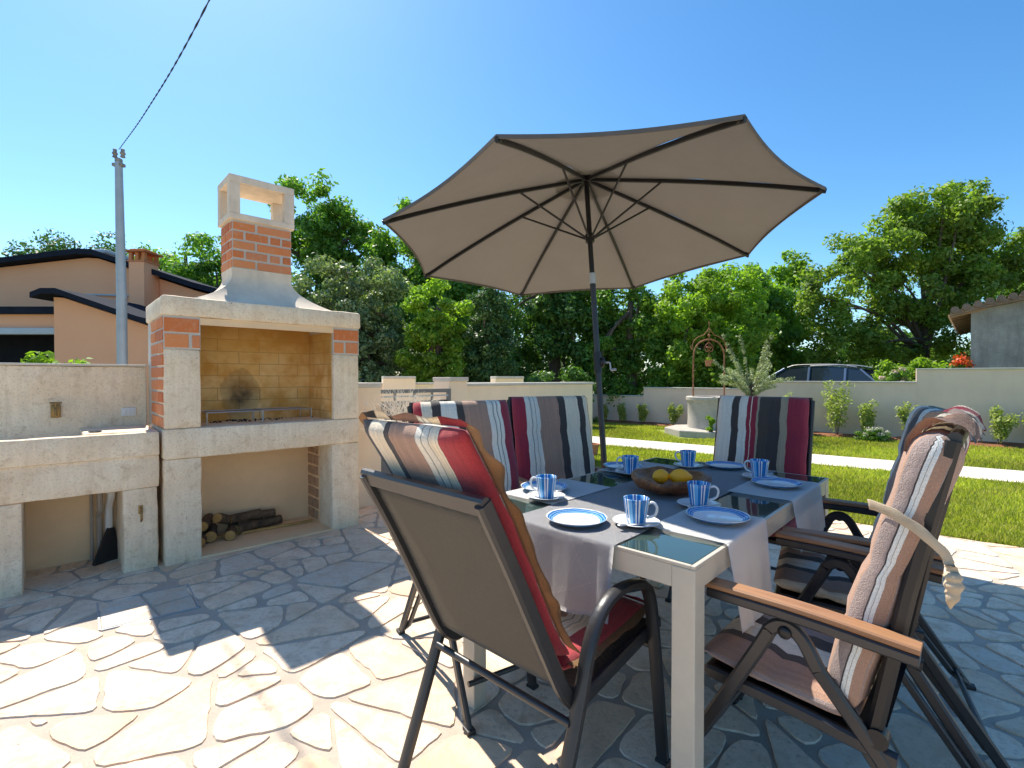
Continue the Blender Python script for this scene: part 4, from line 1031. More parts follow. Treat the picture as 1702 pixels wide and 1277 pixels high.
# --- folding recliner
def folding_chair():
    c = empty('folding_chair', (0, 0, 0)); h = .29
    for sx in (-1, 1):
        x = sx * h
        bm = BM(); tube(bm, fillet([(x, .01, .647), (x, -.21, .648), (x, -.43, .635)], .1), sect_rect(.048, .026, .005), side=(1, 0, 0)); ar = obj('armrest', bm, M['dark'], c, True)
        bm = BM(); tube(bm, fillet([(x, .012, .668), (x, -.21, .670), (x, -.432, .657)], .1), sect_rect(.050, .016, .004), side=(1, 0, 0)); obj('wooden_slat', bm, M['teak'], ar, True)
        x = sx * (h - .006)
        bm = BM(); tube(bm, spline([(x, .165, 0), (x, -.105, .52), (x, -.140, .592), (x, -.175, .612), (x, -.210, .592), (x, -.245, .53)], 5), [(a, b) for a, b in sect_rect(.020, .034, .006)], side=(1, 0, 0)); obj('front_leg', bm, M['dark'], c, True)
        bm = BM(); ball(bm, (x + sx * .013, -.175, .598), (.006, .016, .016)); obj('pivot', bm, M['black'], c, 'all')
        x2 = sx * (h - .032)
        bm = BM(); tube(bm, [(x, -.245, .53), (x2, -.36, .37), (x2, -.60, 0)], sect_rect(.020, .034, .006), side=(1, 0, 0)); obj('rear_leg', bm, M['dark'], c, True)
        bm = BM(); tube(bm, [(x2 - sx * .024, -.30, .40), (x2 - sx * .024, -.545, .06), (x2 - sx * .01, -.59, .02)], sect_rect(.016, .022, .004), side=(1, 0, 0)); obj('rear_strut', bm, M['dark'], c, True)
        for yy, xx in ((.165, x), (-.60, x2)):
            bm = BM(); box(bm, (xx, yy, .008), (.032, .045, .016), bev=.004); obj('foot_cap', bm, M['plastic'], c)
        xb = sx * (h - .036)
        bm = BM(); tube(bm, fillet([(xb, .03, .405), (xb, -.20, .395), (xb, -.39, .375)], .05), sect_rect(.022, .034, .006), side=(1, 0, 0)); obj('seat_rail', bm, M['dark'], c, True)
        bm = BM(); tube(bm, [(xb, -.345, .40), (xb, -.405, .75), (xb, -.475, 1.09)], sect_rect(.024, .031, .008), side=(1, 0, 0)); obj('back_post', bm, M['black'], c, True)
        bm = BM(); lathe(bm, [(0, -.018), (.022, -.018), (.022, .018), (0, .018)], 14); bmesh.ops.rotate(bm, verts=bm.verts, matrix=Matrix.Rotation(math.pi / 2, 3, 'Y')); bmesh.ops.translate(bm, verts=bm.verts, vec=(xb, -.355, .415)); obj('hinge', bm, M['black'], c, True)
    k = h - .036
    bm = BM(); tube(bm, [(-k, -.478, 1.09), (k, -.478, 1.09)], sect_rect(.034, .024, .006), side=(0, 0, 1)); obj('top_bar', bm, M['dark'], c, True)
    bm = BM(); tube(bm, [(-k, .03, .405), (k, .03, .405)], sect_round(.013, 10)); obj('seat_front_bar', bm, M['dark'], c, True)
    bm = BM(); tube(bm, [(-k, -.56, .06), (k, -.56, .06)], sect_round(.010, 8)); obj('rear_crossbar', bm, M['dark'], c, True)
    bm = BM(); tube(bm, [(-k, .10, .12), (k, .10, .12)], sect_round(.010, 8)); obj('front_crossbar', bm, M['dark'], c, True)
    bm = BM(); sheet(bm, [(0, -.471, 1.08), (0, -.408, .76), (0, -.350, .44)], -k + .012, k - .012, .003, sag=.010); obj('back_sling', bm, M['black'], c, 'all')
    bm = BM(); sheet(bm, [(0, .03, .415), (0, -.2, .40), (0, -.36, .388)], -k + .012, k - .012, .003, sag=.010); obj('seat_sling', bm, M['black'], c, 'all')
    return c
proto = folding_chair()
bk = [(0, -.285, .45), (0, -.315, .55), (0, -.355, .72), (0, -.395, .90), (0, -.435, 1.05), (0, -.462, 1.105)]
se = [(0, -.32, .445), (0, -.25, .435), (0, -.10, .44), (0, .045, .455)]
LU, LV = TU, TV
spots = [(LU * .425 + LV * -.00, LV, 'dark folding recliner with wooden armrests beside the near table leg', 4, 'striped cushion with a trailing tan strap, in the nearest recliner on the right'),
         (LU * 1.06 + LV * .05, LV, 'dark folding recliner tucked behind the nearest one on the right side', 5, 'striped cushion half hidden behind the nearest right-hand one'),
         (Vector((.005, 1.97, 0)) - TO, -LV, 'dark folding recliner on the left side, nearer the sling chair', 1, 'burgundy and cream striped cushion directly behind the sling chair'),
         (Vector((.395, 2.55, 0)) - TO, -LV, 'dark folding recliner on the left side beside the parasol pole', 2, 'burgundy and brown striped cushion beside the parasol pole'),
         (LU * (TL + .0) + LV * .425, -LU, 'dark folding recliner alone at the far end of the table', 3, 'black, cream and burgundy striped cushion alone at the far end')]
for i, (off, fc, lb, mi, cl) in enumerate(spots):
    c = proto if i == 0 else copy_tree(proto); c.location = TO + off; rz = facing(fc) + (-.02, .20, -.25, -.43, .0)[i]; c.rotation_euler = (0, 0, rz)
    tag(c, lb, 'chair', 'dark folding recliners round the table')
    if mi == 4:
        cu = cushion('chair_cushion', TO + off, rz, [(0, -.285, .45), (0, -.302, .55), (0, -.345, .72), (0, -.398, .90), (0, -.438, 1.04), (0, -.460, 1.10)], se, .53, .090, [SM[mi], GUS], cl, 14 + i, tuft=(.30, .52, .76), fr=0, boxy=True)
    else:
        cu = cushion('chair_cushion', TO + off, rz, bk, se, .50, .075, SM[mi], cl, 14 + i, tuft=(.34, .66), fr=0)
    if mi == 4:
        # tie strap hanging from the near side of the cushion, with a knotted end
        bm = BM(); P = spline([(-.255, -.335, .935), (-.280, -.375, .930), (-.288, -.42, .905), (-.288, -.455, .875), (-.286, -.475, .845), (-.286, -.48, .81), (-.286, -.478, .785)], 6)
        n = len(P); tube(bm, P, sect_rect(.024, .003, .001), side=(0, .3, 1), radii=[1 - .35 * (i / n) for i in range(n)])
        for v in bm.verts: v.co += noise.noise_vector(v.co * 40) * .003
        obj('tie_strap', bm, M['rope'], cu, 'all')
        bm = BM(); tube(bm, spline([(-.287, -.480, .83), (-.287, -.480, .81), (-.289, -.481, .79), (-.286, -.476, .77), (-.285, -.474, .752)], 5), sect_round(.012, 8), radii=[.8, 1.0, 1.2, 1.3, 1.1, .9, 1.1, 1.3, 1.2, 1.0, .9, .95, 1.0, 1.0, .9, .8, .7, .55, .4, .25, .1])
        for v in bm.verts: v.co += noise.noise_vector(v.co * 55) * .004
        obj('strap_knot', bm, M['rope'], cu, 'all')
        # bunched hood cloth over the top of the back
        bm = BM(); uvl = bm.loops.layers.uv.new('UVMap'); rows = []
        pf = [(-.405, 1.06), (-.41, 1.10), (-.44, 1.125), (-.475, 1.13), (-.505, 1.112), (-.515, 1.085)]
        pf = spline([(0, a, b) for a, b in pf], 4)
        for k, p in enumerate(pf):
            r = []
            for j in range(25):
                x = -.25 + .50 * j / 24; f = k / (len(pf) - 1)
                r.append(bm.verts.new((x * (1 - .04 * f) + noise.noise((f * 4, x * 6, 1)) * .012, p.y + noise.noise((x * 22, f * 3, 4)) * .018, p.z + noise.noise((x * 20, f * 4, 0)) * .024)))
            rows.append(r)
        for a in range(len(rows) - 1):
            for j in range(24):
                f = bm.faces.new((rows[a][j], rows[a][j + 1], rows[a + 1][j + 1], rows[a + 1][j]))
                for l, jj in zip(f.loops, (j, j + 1, j + 1, j)): l[uvl].uv = (.05 + .9 * jj / 24, a * .02)
        bmesh.ops.solidify(bm, geom=bm.faces[:], thickness=.004); obj('hood_flap', bm, SM[4], cu, 'all')

# ================================================================== PARASOL
um = empty('parasol', (.66, 3.46, 0), 0, 'open taupe garden parasol on a dark pole behind the table', 'parasol')
def uo(name, bm, m, smooth=True, parent=None):
    bmesh.ops.translate(bm, verts=bm.verts, vec=(-.66, -3.46, 0)); return obj(name, bm, m, parent or um, smooth)
ax = Vector((-.0467, .1052, .9934)).normalized(); T0 = Vector((.5589, 3.7332, 2.7271)); hC = .491; RR = 1.5
e1 = Vector((0, 1, 0)).cross(ax).normalized(); e2 = ax.cross(e1); C0 = T0 - ax * hC
tips = [C0 + (e1 * math.cos(4.264 + k * math.pi / 4) + e2 * math.sin(4.264 + k * math.pi / 4)) * RR for k in range(8)]
base = T0 - ax * (T0.z / ax.z); low = base + ax * .05
bm = BM(); tube(bm, [low, T0 - ax * .82], sect_round(.0215, 16)); uo('lower_pole', bm, M['dark'])
bm = BM(); tube(bm, [T0 - ax * .82, T0 + ax * .02], sect_round(.0185, 14)); uo('upper_pole', bm, M['black'])
bm = BM(); tube(bm, [T0 - ax * .82, T0 - ax * .74], sect_round(.024, 14)); uo('tilt_joint', bm, M['galv'])
bm = BM(); tube(bm, [T0 - ax * .50, T0 - ax * .44], sect_round(.034, 16)); uo('runner_hub', bm, M['black'])
bm = BM(); tube(bm, [T0 - ax * .03, T0 + ax * .02], sect_round(.038, 16)); uo('top_hub', bm, M['black'])
pc = base + ax * 1.34
bm = BM(); tube(bm, [pc - ax * .075, pc + ax * .075], sect_round(.030, 14)); ball(bm, pc + Vector((.03, -.01, 0)), (.024, .03, .04)); cb = uo('crank_housing', bm, M['black'])
bm = BM(); tube(bm, fillet([pc + Vector((.03, -.01, 0)), pc + Vector((.085, -.02, .0)), pc + Vector((.09, -.02, -.055))], .01), sect_round(.006, 8)); tube(bm, [pc + Vector((.09, -.02, -.055)), pc + Vector((.13, -.025, -.05))], sect_round(.009, 8)); uo('crank_handle', bm, M['galv'], parent=cb)
bm = BM(); b0 = Vector((base.x, base.y, 0)); lathe(bm, [(0, 0), (.26, 0), (.27, .02), (.26, .05), (.10, .075), (.045, .09), (.04, .36), (.026, .37), (0, .37)], 36, c=b0); uo('base', bm, M['concrete'])
for k in range(8):
    t = tips[k]; s = T0 - ax * .015; dr = (t - s)
    radial = (t - T0) - ax * (t - T0).dot(ax)
    bm = BM(); mid = s + dr * .5 + ax * .018; P = spline([s, s + dr * .25 + ax * .012, mid, s + dr * .78 + ax * .012, t - ax * .006], 4)
    tube(bm, P, sect_rect(.018, .028, .004), side=ax.cross(dr).normalized()); rb = uo('rib', bm, M['black'])
    st = s + dr * .36 + ax * .008; bm = BM(); tube(bm, [T0 - ax * .47 + radial.normalized() * .03, st], sect_round(.0078, 8)); uo('strut', bm, M['black'], parent=rb)
    bm = BM(); box(bm, t - dr.normalized() * .03, (.03, .03, .03), bev=.006); uo('rib_tip', bm, M['black'], parent=rb)
# canopy: eight gores, each sagging a little between the ribs
bm = BM(); G = 10; NR = 14; apex = T0 + ax * .012
for k in range(8):
    t0, t1 = tips[k], tips[(k + 1) % 8]; rows = []
    for i in range(NR + 1):
        f = .045 + (1 - .045) * i / NR; r = []
        a = apex.lerp(t0 + ax * .012, f) + ax * .02 * math.sin(math.pi * f); b = apex.lerp(t1 + ax * .012, f) + ax * .02 * math.sin(math.pi * f)
        for j in range(G + 1):
            g = j / G; p = a.lerp(b, g); bow = 4 * g * (1 - g)
            cen = C0 + ax * ((p - C0).dot(ax)); p = p + (cen - p).normalized() * (.050 * bow * f * f)      # scalloped hem
            p -= ax * .018 * bow * math.sin(math.pi * f) ; p += ax * .006 * noise.noise((k * 3 + g * 4, f * 7, 0)) * f
            r.append(bm.verts.new(p))
        rows.append(r)
    for i in range(NR):
        for j in range(G): bm.faces.new((rows[i][j], rows[i][j + 1], rows[i + 1][j + 1], rows[i + 1][j]))
bmesh.ops.remove_doubles(bm, verts=bm.verts[:], dist=.0008)
for k in range(8): pass
uo('canopy', bm, M['canopy'], 'all')
bm = BM(); M['hem'] = pm('canopy_hem', (.13, .115, .10), .9, bstr=.2)
for k in range(8):
    t0, t1 = tips[k], tips[(k + 1) % 8]; q = []
    for j in range(13):
        g = j / 12; p = (t0 + ax * .012).lerp(t1 + ax * .012, g); bow = 4 * g * (1 - g); cen = C0 + ax * ((p - C0).dot(ax)); q.append(p + (cen - p).normalized() * (.050 * bow + .001) - ax * .004)
    tube(bm, q, sect_rect(.005, .022), side=ax.cross(t1 - t0).normalized())
uo('hem', bm, M['hem'], True)
bm = BM(); n = 32; rows = []
for i in range(7):
    f = i / 6; r = []
    for k in range(n):
        a = 4.264 + 2 * math.pi * k / n; rad = .005 + .24 * f
        r.append(bm.verts.new(T0 + ax * (.065 - .11 * f ** 1.2) + (e1 * math.cos(a) + e2 * math.sin(a)) * rad))
    rows.append(r)
for A, B in zip(rows[:-1], rows[1:]):
    for k in range(n): bm.faces.new((A[k], A[(k + 1) % n], B[(k + 1) % n], B[k]))
uo('vent_cap', bm, M['canopy'], 'all')
bm = BM(); ball(bm, T0 + ax * .10, (.018, .018, .035)); uo('finial', bm, M['black'], 'all')
#@@BACKGROUND
# ================================================================== TREES AND PLANTS
def leaves(name, C, Rr, per, size, mat, parent, seed, flat=.0, aspect=.45, shell=.55, squash=.8, droop=.0):
    """many small leaf faces spread in clumps: C clump centres (n,3), Rr clump radii"""
    rg = np.random.default_rng(seed); C = np.asarray(C, float); Rr = np.asarray(Rr, float); n = len(C) * per
    idx = np.repeat(np.arange(len(C)), per)
    d = rg.normal(size=(n, 3)); d /= np.linalg.norm(d, axis=1)[:, None]
    rad = (shell + (1 - shell) * rg.random(n)) * rg.random(n) ** .25
    P = C[idx] + d * (Rr[idx] * rad)[:, None] * np.array((1, 1, squash))
    nrm = d * .8 + rg.normal(size=(n, 3)) * .6 + np.array((0, 0, .35)); nrm /= np.linalg.norm(nrm, axis=1)[:, None]
    t = np.cross(nrm, rg.normal(size=(n, 3))); t[:, 2] -= droop; t -= nrm * (t * nrm).sum(1)[:, None]; t /= np.linalg.norm(t, axis=1)[:, None]; b = np.cross(nrm, t)
    s = size * rg.uniform(.6, 1.3, n)[:, None]
    a = P + t * s; c = P - t * s * .8; e = P + b * s * aspect + nrm * s * .12; f = P - b * s * aspect + nrm * s * .12
    V = np.stack([a, e, c, f], 1).reshape(-1, 3); F = np.arange(4 * n).reshape(-1, 4)
    return mesh_np(name, V, F, mat, parent=parent)
def crown_pts(ells, n, seed, inner=.35):
    rg = np.random.default_rng(seed); C = []; vol = np.array([e[3] * e[4] * e[5] for e in ells]) ** .75; vol /= vol.sum()
    for k in range(n):
        e = ells[rg.choice(len(ells), p=vol)]; d = rg.normal(size=3); d /= np.linalg.norm(d); r = (inner + (1 - inner) * rg.random()) ** .6
        C.append((e[0] + d[0] * e[3] * r, e[1] + d[1] * e[4] * r, e[2] + d[2] * e[5] * r))
    return np.array(C)
def tree(name, x, y, z0, trunk_h, tr, ells, nc, cr, per, size, mat, label, seed, cat='tree', group=None, limbs=10, crown='crown', tilt=(0, 0), **kw):
    e = empty(name, (x, y, z0), 0, label, cat, group)
    C = crown_pts(ells, nc, seed); rr = np.random.default_rng(seed + 9).uniform(.65, 1.25, nc) * cr
    leaves(crown, C, rr, per, size, mat, e, seed + 1, **kw)
    bm = BM(); top = Vector((tilt[0], tilt[1], trunk_h)); tube(bm, spline([(0, 0, -.2), (tilt[0] * .2 + tr * .3, 0, trunk_h * .35), (tilt[0] * .6, tilt[1] * .5, trunk_h * .7), top], 5), sect_round(tr, 9), radii=[1.25 - .75 * i / 15 for i in range(16)])
    rnd = random.Random(seed)
    for k in range(limbs):
        c = Vector(C[rnd.randrange(nc)]); st = Vector((tilt[0], tilt[1], 0)) * .6 + Vector((0, 0, trunk_h * rnd.uniform(.5, 1)))
        mid = st.lerp(c, .5) + Vector((rnd.uniform(-.2, .2), rnd.uniform(-.2, .2), .12 * (c - st).length))
        P = spline([st, mid, c], 5); tube(bm, P, sect_round(tr * .42, 6), radii=[1 - .8 * i / (len(P) - 1) for i in range(len(P))])
    obj('trunk', bm, M['bark'], e, 'all'); return e
L_ = M
# -- around and behind the house
tree('deciduous_tree', -27.5, 29.5, 0, 5.5, .28, [(-1, 0, 7.6, 2.9, 2.4, 2.6), (2.0, .5, 7.4, 2.4, 2.2, 2.9), (4.6, .5, 6.6, 1.8, 1.8, 2.1), (-3.6, .3, 6.6, 1.8, 1.8, 2.2)], 110, .85, 150, .13, L_['leaf_blue'], 'broad blue-green tree behind the salmon house at the far left', 21)
tree('deciduous_tree', -20.5, 28, 0, 5, .2, [(0, 0, 6.6, 1.6, 1.6, 2.0)], 40, .7, 150, .12, L_['leaf_mid'], 'small green tree top behind the brick chimney of the salmon house', 22)
tree('conifer_tree', -16.2, 24.5, 0, 7.4, .16, [(0, 0, 7.2, .3, .3, .7), (0, 0, 6.2, .8, .8, .8), (0, 0, 5.0, 1.2, 1.2, 1.0), (0, 0, 3.6, 1.5, 1.5, 1.2)], 70, .5, 170, .11, L_['leaf_conifer'], 'pointed dark conifer between the house chimney and the barbecue chimney', 23, limbs=4)
tree('deciduous_tree', -13.2, 22, 0, 5, .2, [(0, 0, 6.2, 1.35, 1.3, 1.6), (-1.2, 0, 5.2, 1.3, 1.2, 1.4), (.6, 0, 3.6, 1.8, 1.5, 1.8)], 75, .6, 160, .11, L_['leaf_mid'], 'mid green tree directly left of the barbecue chimney', 24)
tree('deciduous_tree', -7.2, 18.6, 0, 6, .3, [(-.5, 0, 7.2, 1.35, 1.4, 1.5), (.6, 0, 6.2, 1.6, 1.5, 1.7), (-1.2, 0, 5.2, 1.7, 1.6, 1.8), (.9, 0, 4.3, 1.8, 1.6, 1.8), (0, 0, 2.6, 2.2, 2, 2)], 190, .55, 190, .10, L_['leaf_mid'], 'tall rich green tree rising behind the barbecue chimney', 25, group='trees beyond the garden wall')
tree('holm_oak', -4.15, 13.2, 0, 3, .2, [(-.1, 0, 3.55, 1.35, 1.2, .95), (-.3, 0, 2.6, 1.65, 1.4, 1.2), (.2, 0, 1.5, 1.75, 1.4, 1.3)], 220, .34, 190, .062, L_['leaf_silver'], 'dense grey-green oak right of the barbecue chimney', 26, group='trees beyond the garden wall')
tree('deciduous_tree', -3.3, 18.2, 0, 6, .25, [(-.4, 0, 5.8, 1.5, 1.4, 1.7), (.9, 0, 5.0, 1.6, 1.4, 1.9), (0, 0, 3.2, 2.0, 1.6, 2.0)], 175, .58, 180, .10, L_['leaf_mid'], 'green tree with bare twig ends left of the parasol edge', 27, group='trees beyond the garden wall', limbs=16)
tree('maple_tree', -1.85, 12.4, 0, 3, .12, [(0, 0, 2.9, .75, .8, .7), (-.1, 0, 1.9, .85, .9, 1.0), (.1, 0, .9, .8, .8, .9)], 110, .28, 170, .07, L_['leaf_light'], 'bright light green tree under the left edge of the parasol', 28, group='trees beyond the garden wall')
tree('cypress_tree', -.62, 12.8, 0, 3, .1, [(0, 0, 2.9, .5, .5, .8), (0, 0, 1.8, .72, .72, 1.1), (0, 0, .8, .72, .72, 1.0)], 170, .26, 200, .05, L_['leaf_conifer'], 'dense dark green cypress left of the parasol pole', 29, group='trees beyond the garden wall', limbs=3)
tree('deciduous_tree', 1.3, 15.6, 0, 4, .2, [(-.5, 0, 3.6, 1.5, 1.3, 1.1), (.6, 0, 3.4, 1.5, 1.3, 1.2), (0, 0, 2.0, 1.9, 1.5, 1.6)], 130, .45, 190, .085, L_['leaf_dark'], 'dark leafy tree directly behind the parasol pole', 30, group='trees beyond the garden wall')
tree('deciduous_tree', 3.55, 14.8, 0, 3.5, .16, [(-.2, 0, 3.1, 1.1, 1, 1.1), (.5, 0, 2.2, 1.2, 1.1, 1.2), (-.5, 0, 1.4, 1.2, 1, 1.1)], 110, .38, 170, .075, L_['leaf_mid'], 'mid green tree just right of the parasol pole', 31, group='trees beyond the garden wall')
tree('beech_tree', 5.5, 14.0, 0, 3.4, .16, [(-.6, 0, 3.4, 1.0, 1, .95), (.5, 0, 3.7, 1.05, 1, .75), (-.5, 0, 2.3, 1.25, 1.1, 1.1), (.8, 0, 2.6, 1.1, 1, 1.1), (0, 0, 1.4, 1.6, 1.2, 1.1)], 170, .36, 170, .075, L_['leaf_light'], 'sunlit light green tree behind the iron well arch', 32, group='trees beyond the garden wall')
tree('deciduous_tree', 9.1, 18.4, 0, 4, .2, [(-.6, 0, 4.2, 1.3, 1.2, 1.3), (.6, 0, 3.4, 1.5, 1.2, 1.4), (0, 0, 2.0, 2.2, 1.5, 1.6)], 120, .5, 180, .095, L_['leaf_mid'], 'dark green tree rising under the right tip of the parasol', 33, group='trees beyond the garden wall')
tree('deciduous_tree', 11.3, 20.5, 0, 4, .18, [(0, 0, 4.9, 1.2, 1.1, 1.5), (-.4, 0, 3.0, 1.6, 1.3, 1.5)], 80, .45, 130, .10, L_['leaf_light'], 'loose light green tree between parasol tip and walnut tree', 34, group='trees beyond the garden wall')
tree('walnut_tree', 13.4, 16.2, 0, 3.4, .17, [(.5, 0, 6.5, 1.5, 1.4, .9), (-.4, 0, 5.5, 1.6, 1.4, 1.1), (1.6, 0, 5.3, 1.6, 1.4, 1.2), (-2.5, 0, 5.0, 1.2, 1, .75), (.3, 0, 4.2, 2.2, 1.6, 1.1), (2.3, 0, 4.0, 1.4, 1.2, 1.1), (-1.7, 0, 3.7, 1.3, 1, .9), (-3.1, 0, 3.7, .9, .8, .9), (-2.4, 0, 2.4, 1.3, .9, .8), (.5, 0, 2.6, 2.2, .9, .9)], 330, .48, 170, .085, L_['leaf_walnut'], 'large loose-crowned walnut tree at the right, taller than all around it', 35, limbs=26, group='trees beyond the garden wall', tilt=(.3, 0))
tree('deciduous_tree', 24.5, 23.0, 0, 5, .25, [(0, 0, 6.2, 2.0, 1.8, 1.8), (.8, 0, 4.4, 2.4, 2, 1.8)], 80, .7, 130, .13, L_['leaf_mid'], 'tree at the right picture edge above the grey shed', 36)
# understorey bushes and the wood behind
def bush(name, x, y, z, ells, nc, cr, per, size, mat, label, seed, cat='bush', group=None, flowers=None, **kw):
    e = empty(name, (x, y, z), 0, label, cat, group); C = crown_pts(ells, nc, seed, .2); rr = np.random.default_rng(seed).uniform(.7, 1.2, nc) * cr
    leaves('foliage', C, rr, per, size, mat, e, seed + 1, **kw)
    bm = BM(); rnd = random.Random(seed)
    for k in range(7):
        c = Vector(C[rnd.randrange(nc)]); P = spline([(rnd.uniform(-.05, .05), rnd.uniform(-.05, .05), -.05), c * .5 + Vector((0, 0, .05)), c], 4); tube(bm, P, sect_round(.012, 5), radii=[1 - .7 * i / (len(P) - 1) for i in range(len(P))])
    obj('stems', bm, M['bark'], e, 'all')
    if flowers:
        fm, fn, fs, fc = flowers; C2 = C[np.argsort(-C[:, 2] + .6 * C[:, 1])[:fn]] + np.array((0, -.02, cr * .55)); leaves('flowers', C2, np.full(fn, fc), 60, fs, fm, e, seed + 3, aspect=.8)
    return e
bush('hedge_bush', 12.2, 12.9, 0, [(0, 0, 1.0, 1.0, .5, .75), (.9, .4, 1.2, 1.0, .6, .8)], 60, .3, 140, .06, L_['leaf_mid'], 'green bush beside the shed under the walnut tree', 51)
bush('hedge_bush', 13.4, 20.5, 0, [(-2.6, 0, 1.4, 1.4, .8, 1.3), (0, 0, 1.4, 1.6, .8, 1.4), (2.6, 0, 1.5, 1.6, .8, 1.5)], 90, .5, 190, .09, L_['leaf_dark'], 'dark hedge growing behind the parked car and under the walnut tree', 41)
bush('leafy_bush', 10.25, 12.6, 0, [(-.6, 0, 1.1, .55, .5, .55), (.5, 0, 1.1, .7, .5, .6), (0, 0, .6, .9, .5, .5)], 50, .25, 150, .06, L_['leaf_light'], 'light green bush behind the wall left of the grey shed', 42)
bush('hydrangea_bush', 8.55, 11.0, .22, [(0, 0, .85, .42, .35, .38), (0, 0, .5, .5, .4, .4)], 26, .16, 110, .05, L_['leaf_mid'], 'hydrangea with faded pink-white flowers behind the wall', 43, flowers=(L_['petal_pink'], 10, .022, .10))
bush('flowering_bush', 9.75, 10.65, 0, [(0, 0, 1.38, .22, .2, .26), (0, 0, .8, .3, .3, .4)], 16, .14, 90, .05, L_['leaf_mid'], 'orange-red flowering bush in front of the grey shed', 44, flowers=(L_['petal_red'], 14, .035, .18))
bush('laurel_bush', -5.0, 5.15, 0, [(-.2, 0, 1.15, .5, .35, .28), (.5, .2, 1.12, .3, .3, .2), (0, 0, .7, .8, .4, .5)], 55, .17, 110, .05, L_['leaf_light'], 'bright green bush behind the low limestone wall at the far left', 45)
bush('low_shrub', 4.6, 13.6, 0, [(0, 0, .8, 2.2, .4, .7)], 40, .35, 140, .06, L_['leaf_mid'], 'low shrub strip behind the wall by the well', 46)
bush('low_shrub', 1.0, 12.3, 0, [(0, 0, .9, 1.2, .4, .6)], 40, .3, 140, .06, L_['leaf_dark'], 'low dark shrub behind the cream boundary wall', 47)
# the wood behind everything: one mass
rg = np.random.default_rng(77); n = 560
xx = rg.uniform(-15, 27, n); C = np.stack([xx, 24 + rg.uniform(-1.5, 1.5, n), rg.uniform(.2, 1, n) ** 1.0 * (4.6 + .8 * np.sin(xx * .8) + .5 * np.sin(xx * 2.1) - np.clip(xx - 6, 0, 7) * .28)], 1)
wd = leaves('wood', C, rg.uniform(.7, 1.2, n), 150, .14, L_['leaf_dark'], None, 78); tag(wd, 'dark far-off wood filling the gaps between the garden trees', 'wood', kind='stuff')

# laurel seedlings along the garden wall
def wp(k, off): return WP + LD * k - LN * off
def young_shrub(p, h, label, seed, dens=1.0):
    h *= 1.12
    e = empty('young_laurel', p, 0, label, 'shrub', 'young laurels planted along the garden wall'); rnd = random.Random(seed); C = []; bm = BM()
    for k in range(5):
        a = rnd.uniform(0, 6.28); r = rnd.uniform(.05, .20) * h / .7; t = Vector((math.cos(a) * r, math.sin(a) * r, h * rnd.uniform(.65, 1)))
        P = spline([(0, 0, -.02), t * .5 + Vector((0, 0, .05)), t], 5); tube(bm, P, sect_round(.006, 5), radii=[1 - .6 * i / (len(P) - 1) for i in range(len(P))])
        for i in range(3, len(P)): C.append(P[i] + Vector((rnd.uniform(-.04, .04), rnd.uniform(-.04, .04), 0)))
    obj('stem', bm, M['bark'], e, 'all'); C = np.array([tuple(c) for c in C]); leaves('foliage', C, np.full(len(C), .085 * h / .7 + .02), int(20 * dens), .040, L_['leaf_laurel'], e, seed, aspect=.36, squash=1)
ys = [(8.0, .42, 'small young laurel left of the well, first right of the parasol pole'), (7.45, .45, 'small young laurel at the wall, second right of the parasol pole'), (6.95, .46, 'small young laurel at the wall, third right of the parasol pole'),
      (6.1, .5, 'young laurel partly hidden behind the stone well'), (3.95, .62, 'young laurel directly right of the far striped cushion'), (3.5, .78, 'young laurel leaning near the far striped cushion, second to its right'),
      (2.72, .98, 'tallest young laurel, behind the flowering mound'), (2.25, .62, 'bushy young laurel right of the tallest one'), (1.55, .62, 'narrow young laurel below the tall wall step'), (.35, .62, 'young laurel behind the top of the nearest recliner'), (-.25, .75, 'young laurel at the right picture edge')]
for i, (k, h, lb) in enumerate(ys): young_shrub(wp(k, .34), h, lb, 60 + i, 1.25)
bush('flower_mound', wp(2.15, .78).x, wp(2.15, .78).y, 0, [(0, 0, .10, .34, .22, .12)], 34, .09, 90, .022, L_['leaf_mid'], 'low green mound with white flowers at the edge of the soil bed', 48, cat='flowers', flowers=(L_['petal_white'], 16, .014, .06))
bush('flower_mound', wp(8.3, .62).x, wp(8.3, .62).y, 0, [(0, 0, .07, .30, .14, .08)], 18, .07, 80, .02, L_['leaf_mid'], 'small green plant mound in the bed beside the parasol pole', 49, cat='flowers')
# bleached dry bush before the gate
db = empty('dry_bush', (-.98, 4.45, 0), 0, 'bleached dry twiggy bush in front of the grey gate', 'bush'); rnd = random.Random(8); bm = BM()
def twig(p, d, L, r, lvl):
    q = p + d * L; m = p.lerp(q, .5) + Vector((rnd.uniform(-1, 1), rnd.uniform(-1, 1), rnd.uniform(-.5, .5))) * L * .10
    tube(bm, [p, m, q], sect_round(r, 4), radii=[1, .8, .6], cap=False)
    if lvl < 4:
        for k in range(3 if lvl < 3 else 2):
            dd = (d + Vector((rnd.uniform(-.8, .8), rnd.uniform(-.8, .8), rnd.uniform(-.2, .55)))).normalized(); twig(q, dd, L * rnd.uniform(.55, .8), r * .66, lvl + 1)
for k in range(13): twig(Vector((0, 0, .45)), Vector((rnd.uniform(-.55, .55), rnd.uniform(-.55, .55), 1)).normalized(), .25, .007, 0)
for k in range(3): tube(bm, [(0, 0, 0), (.01 * k, .01, .2), (0, 0, .47)], sect_round(.012, 5))
obj('twigs', bm, M['twig'], db)
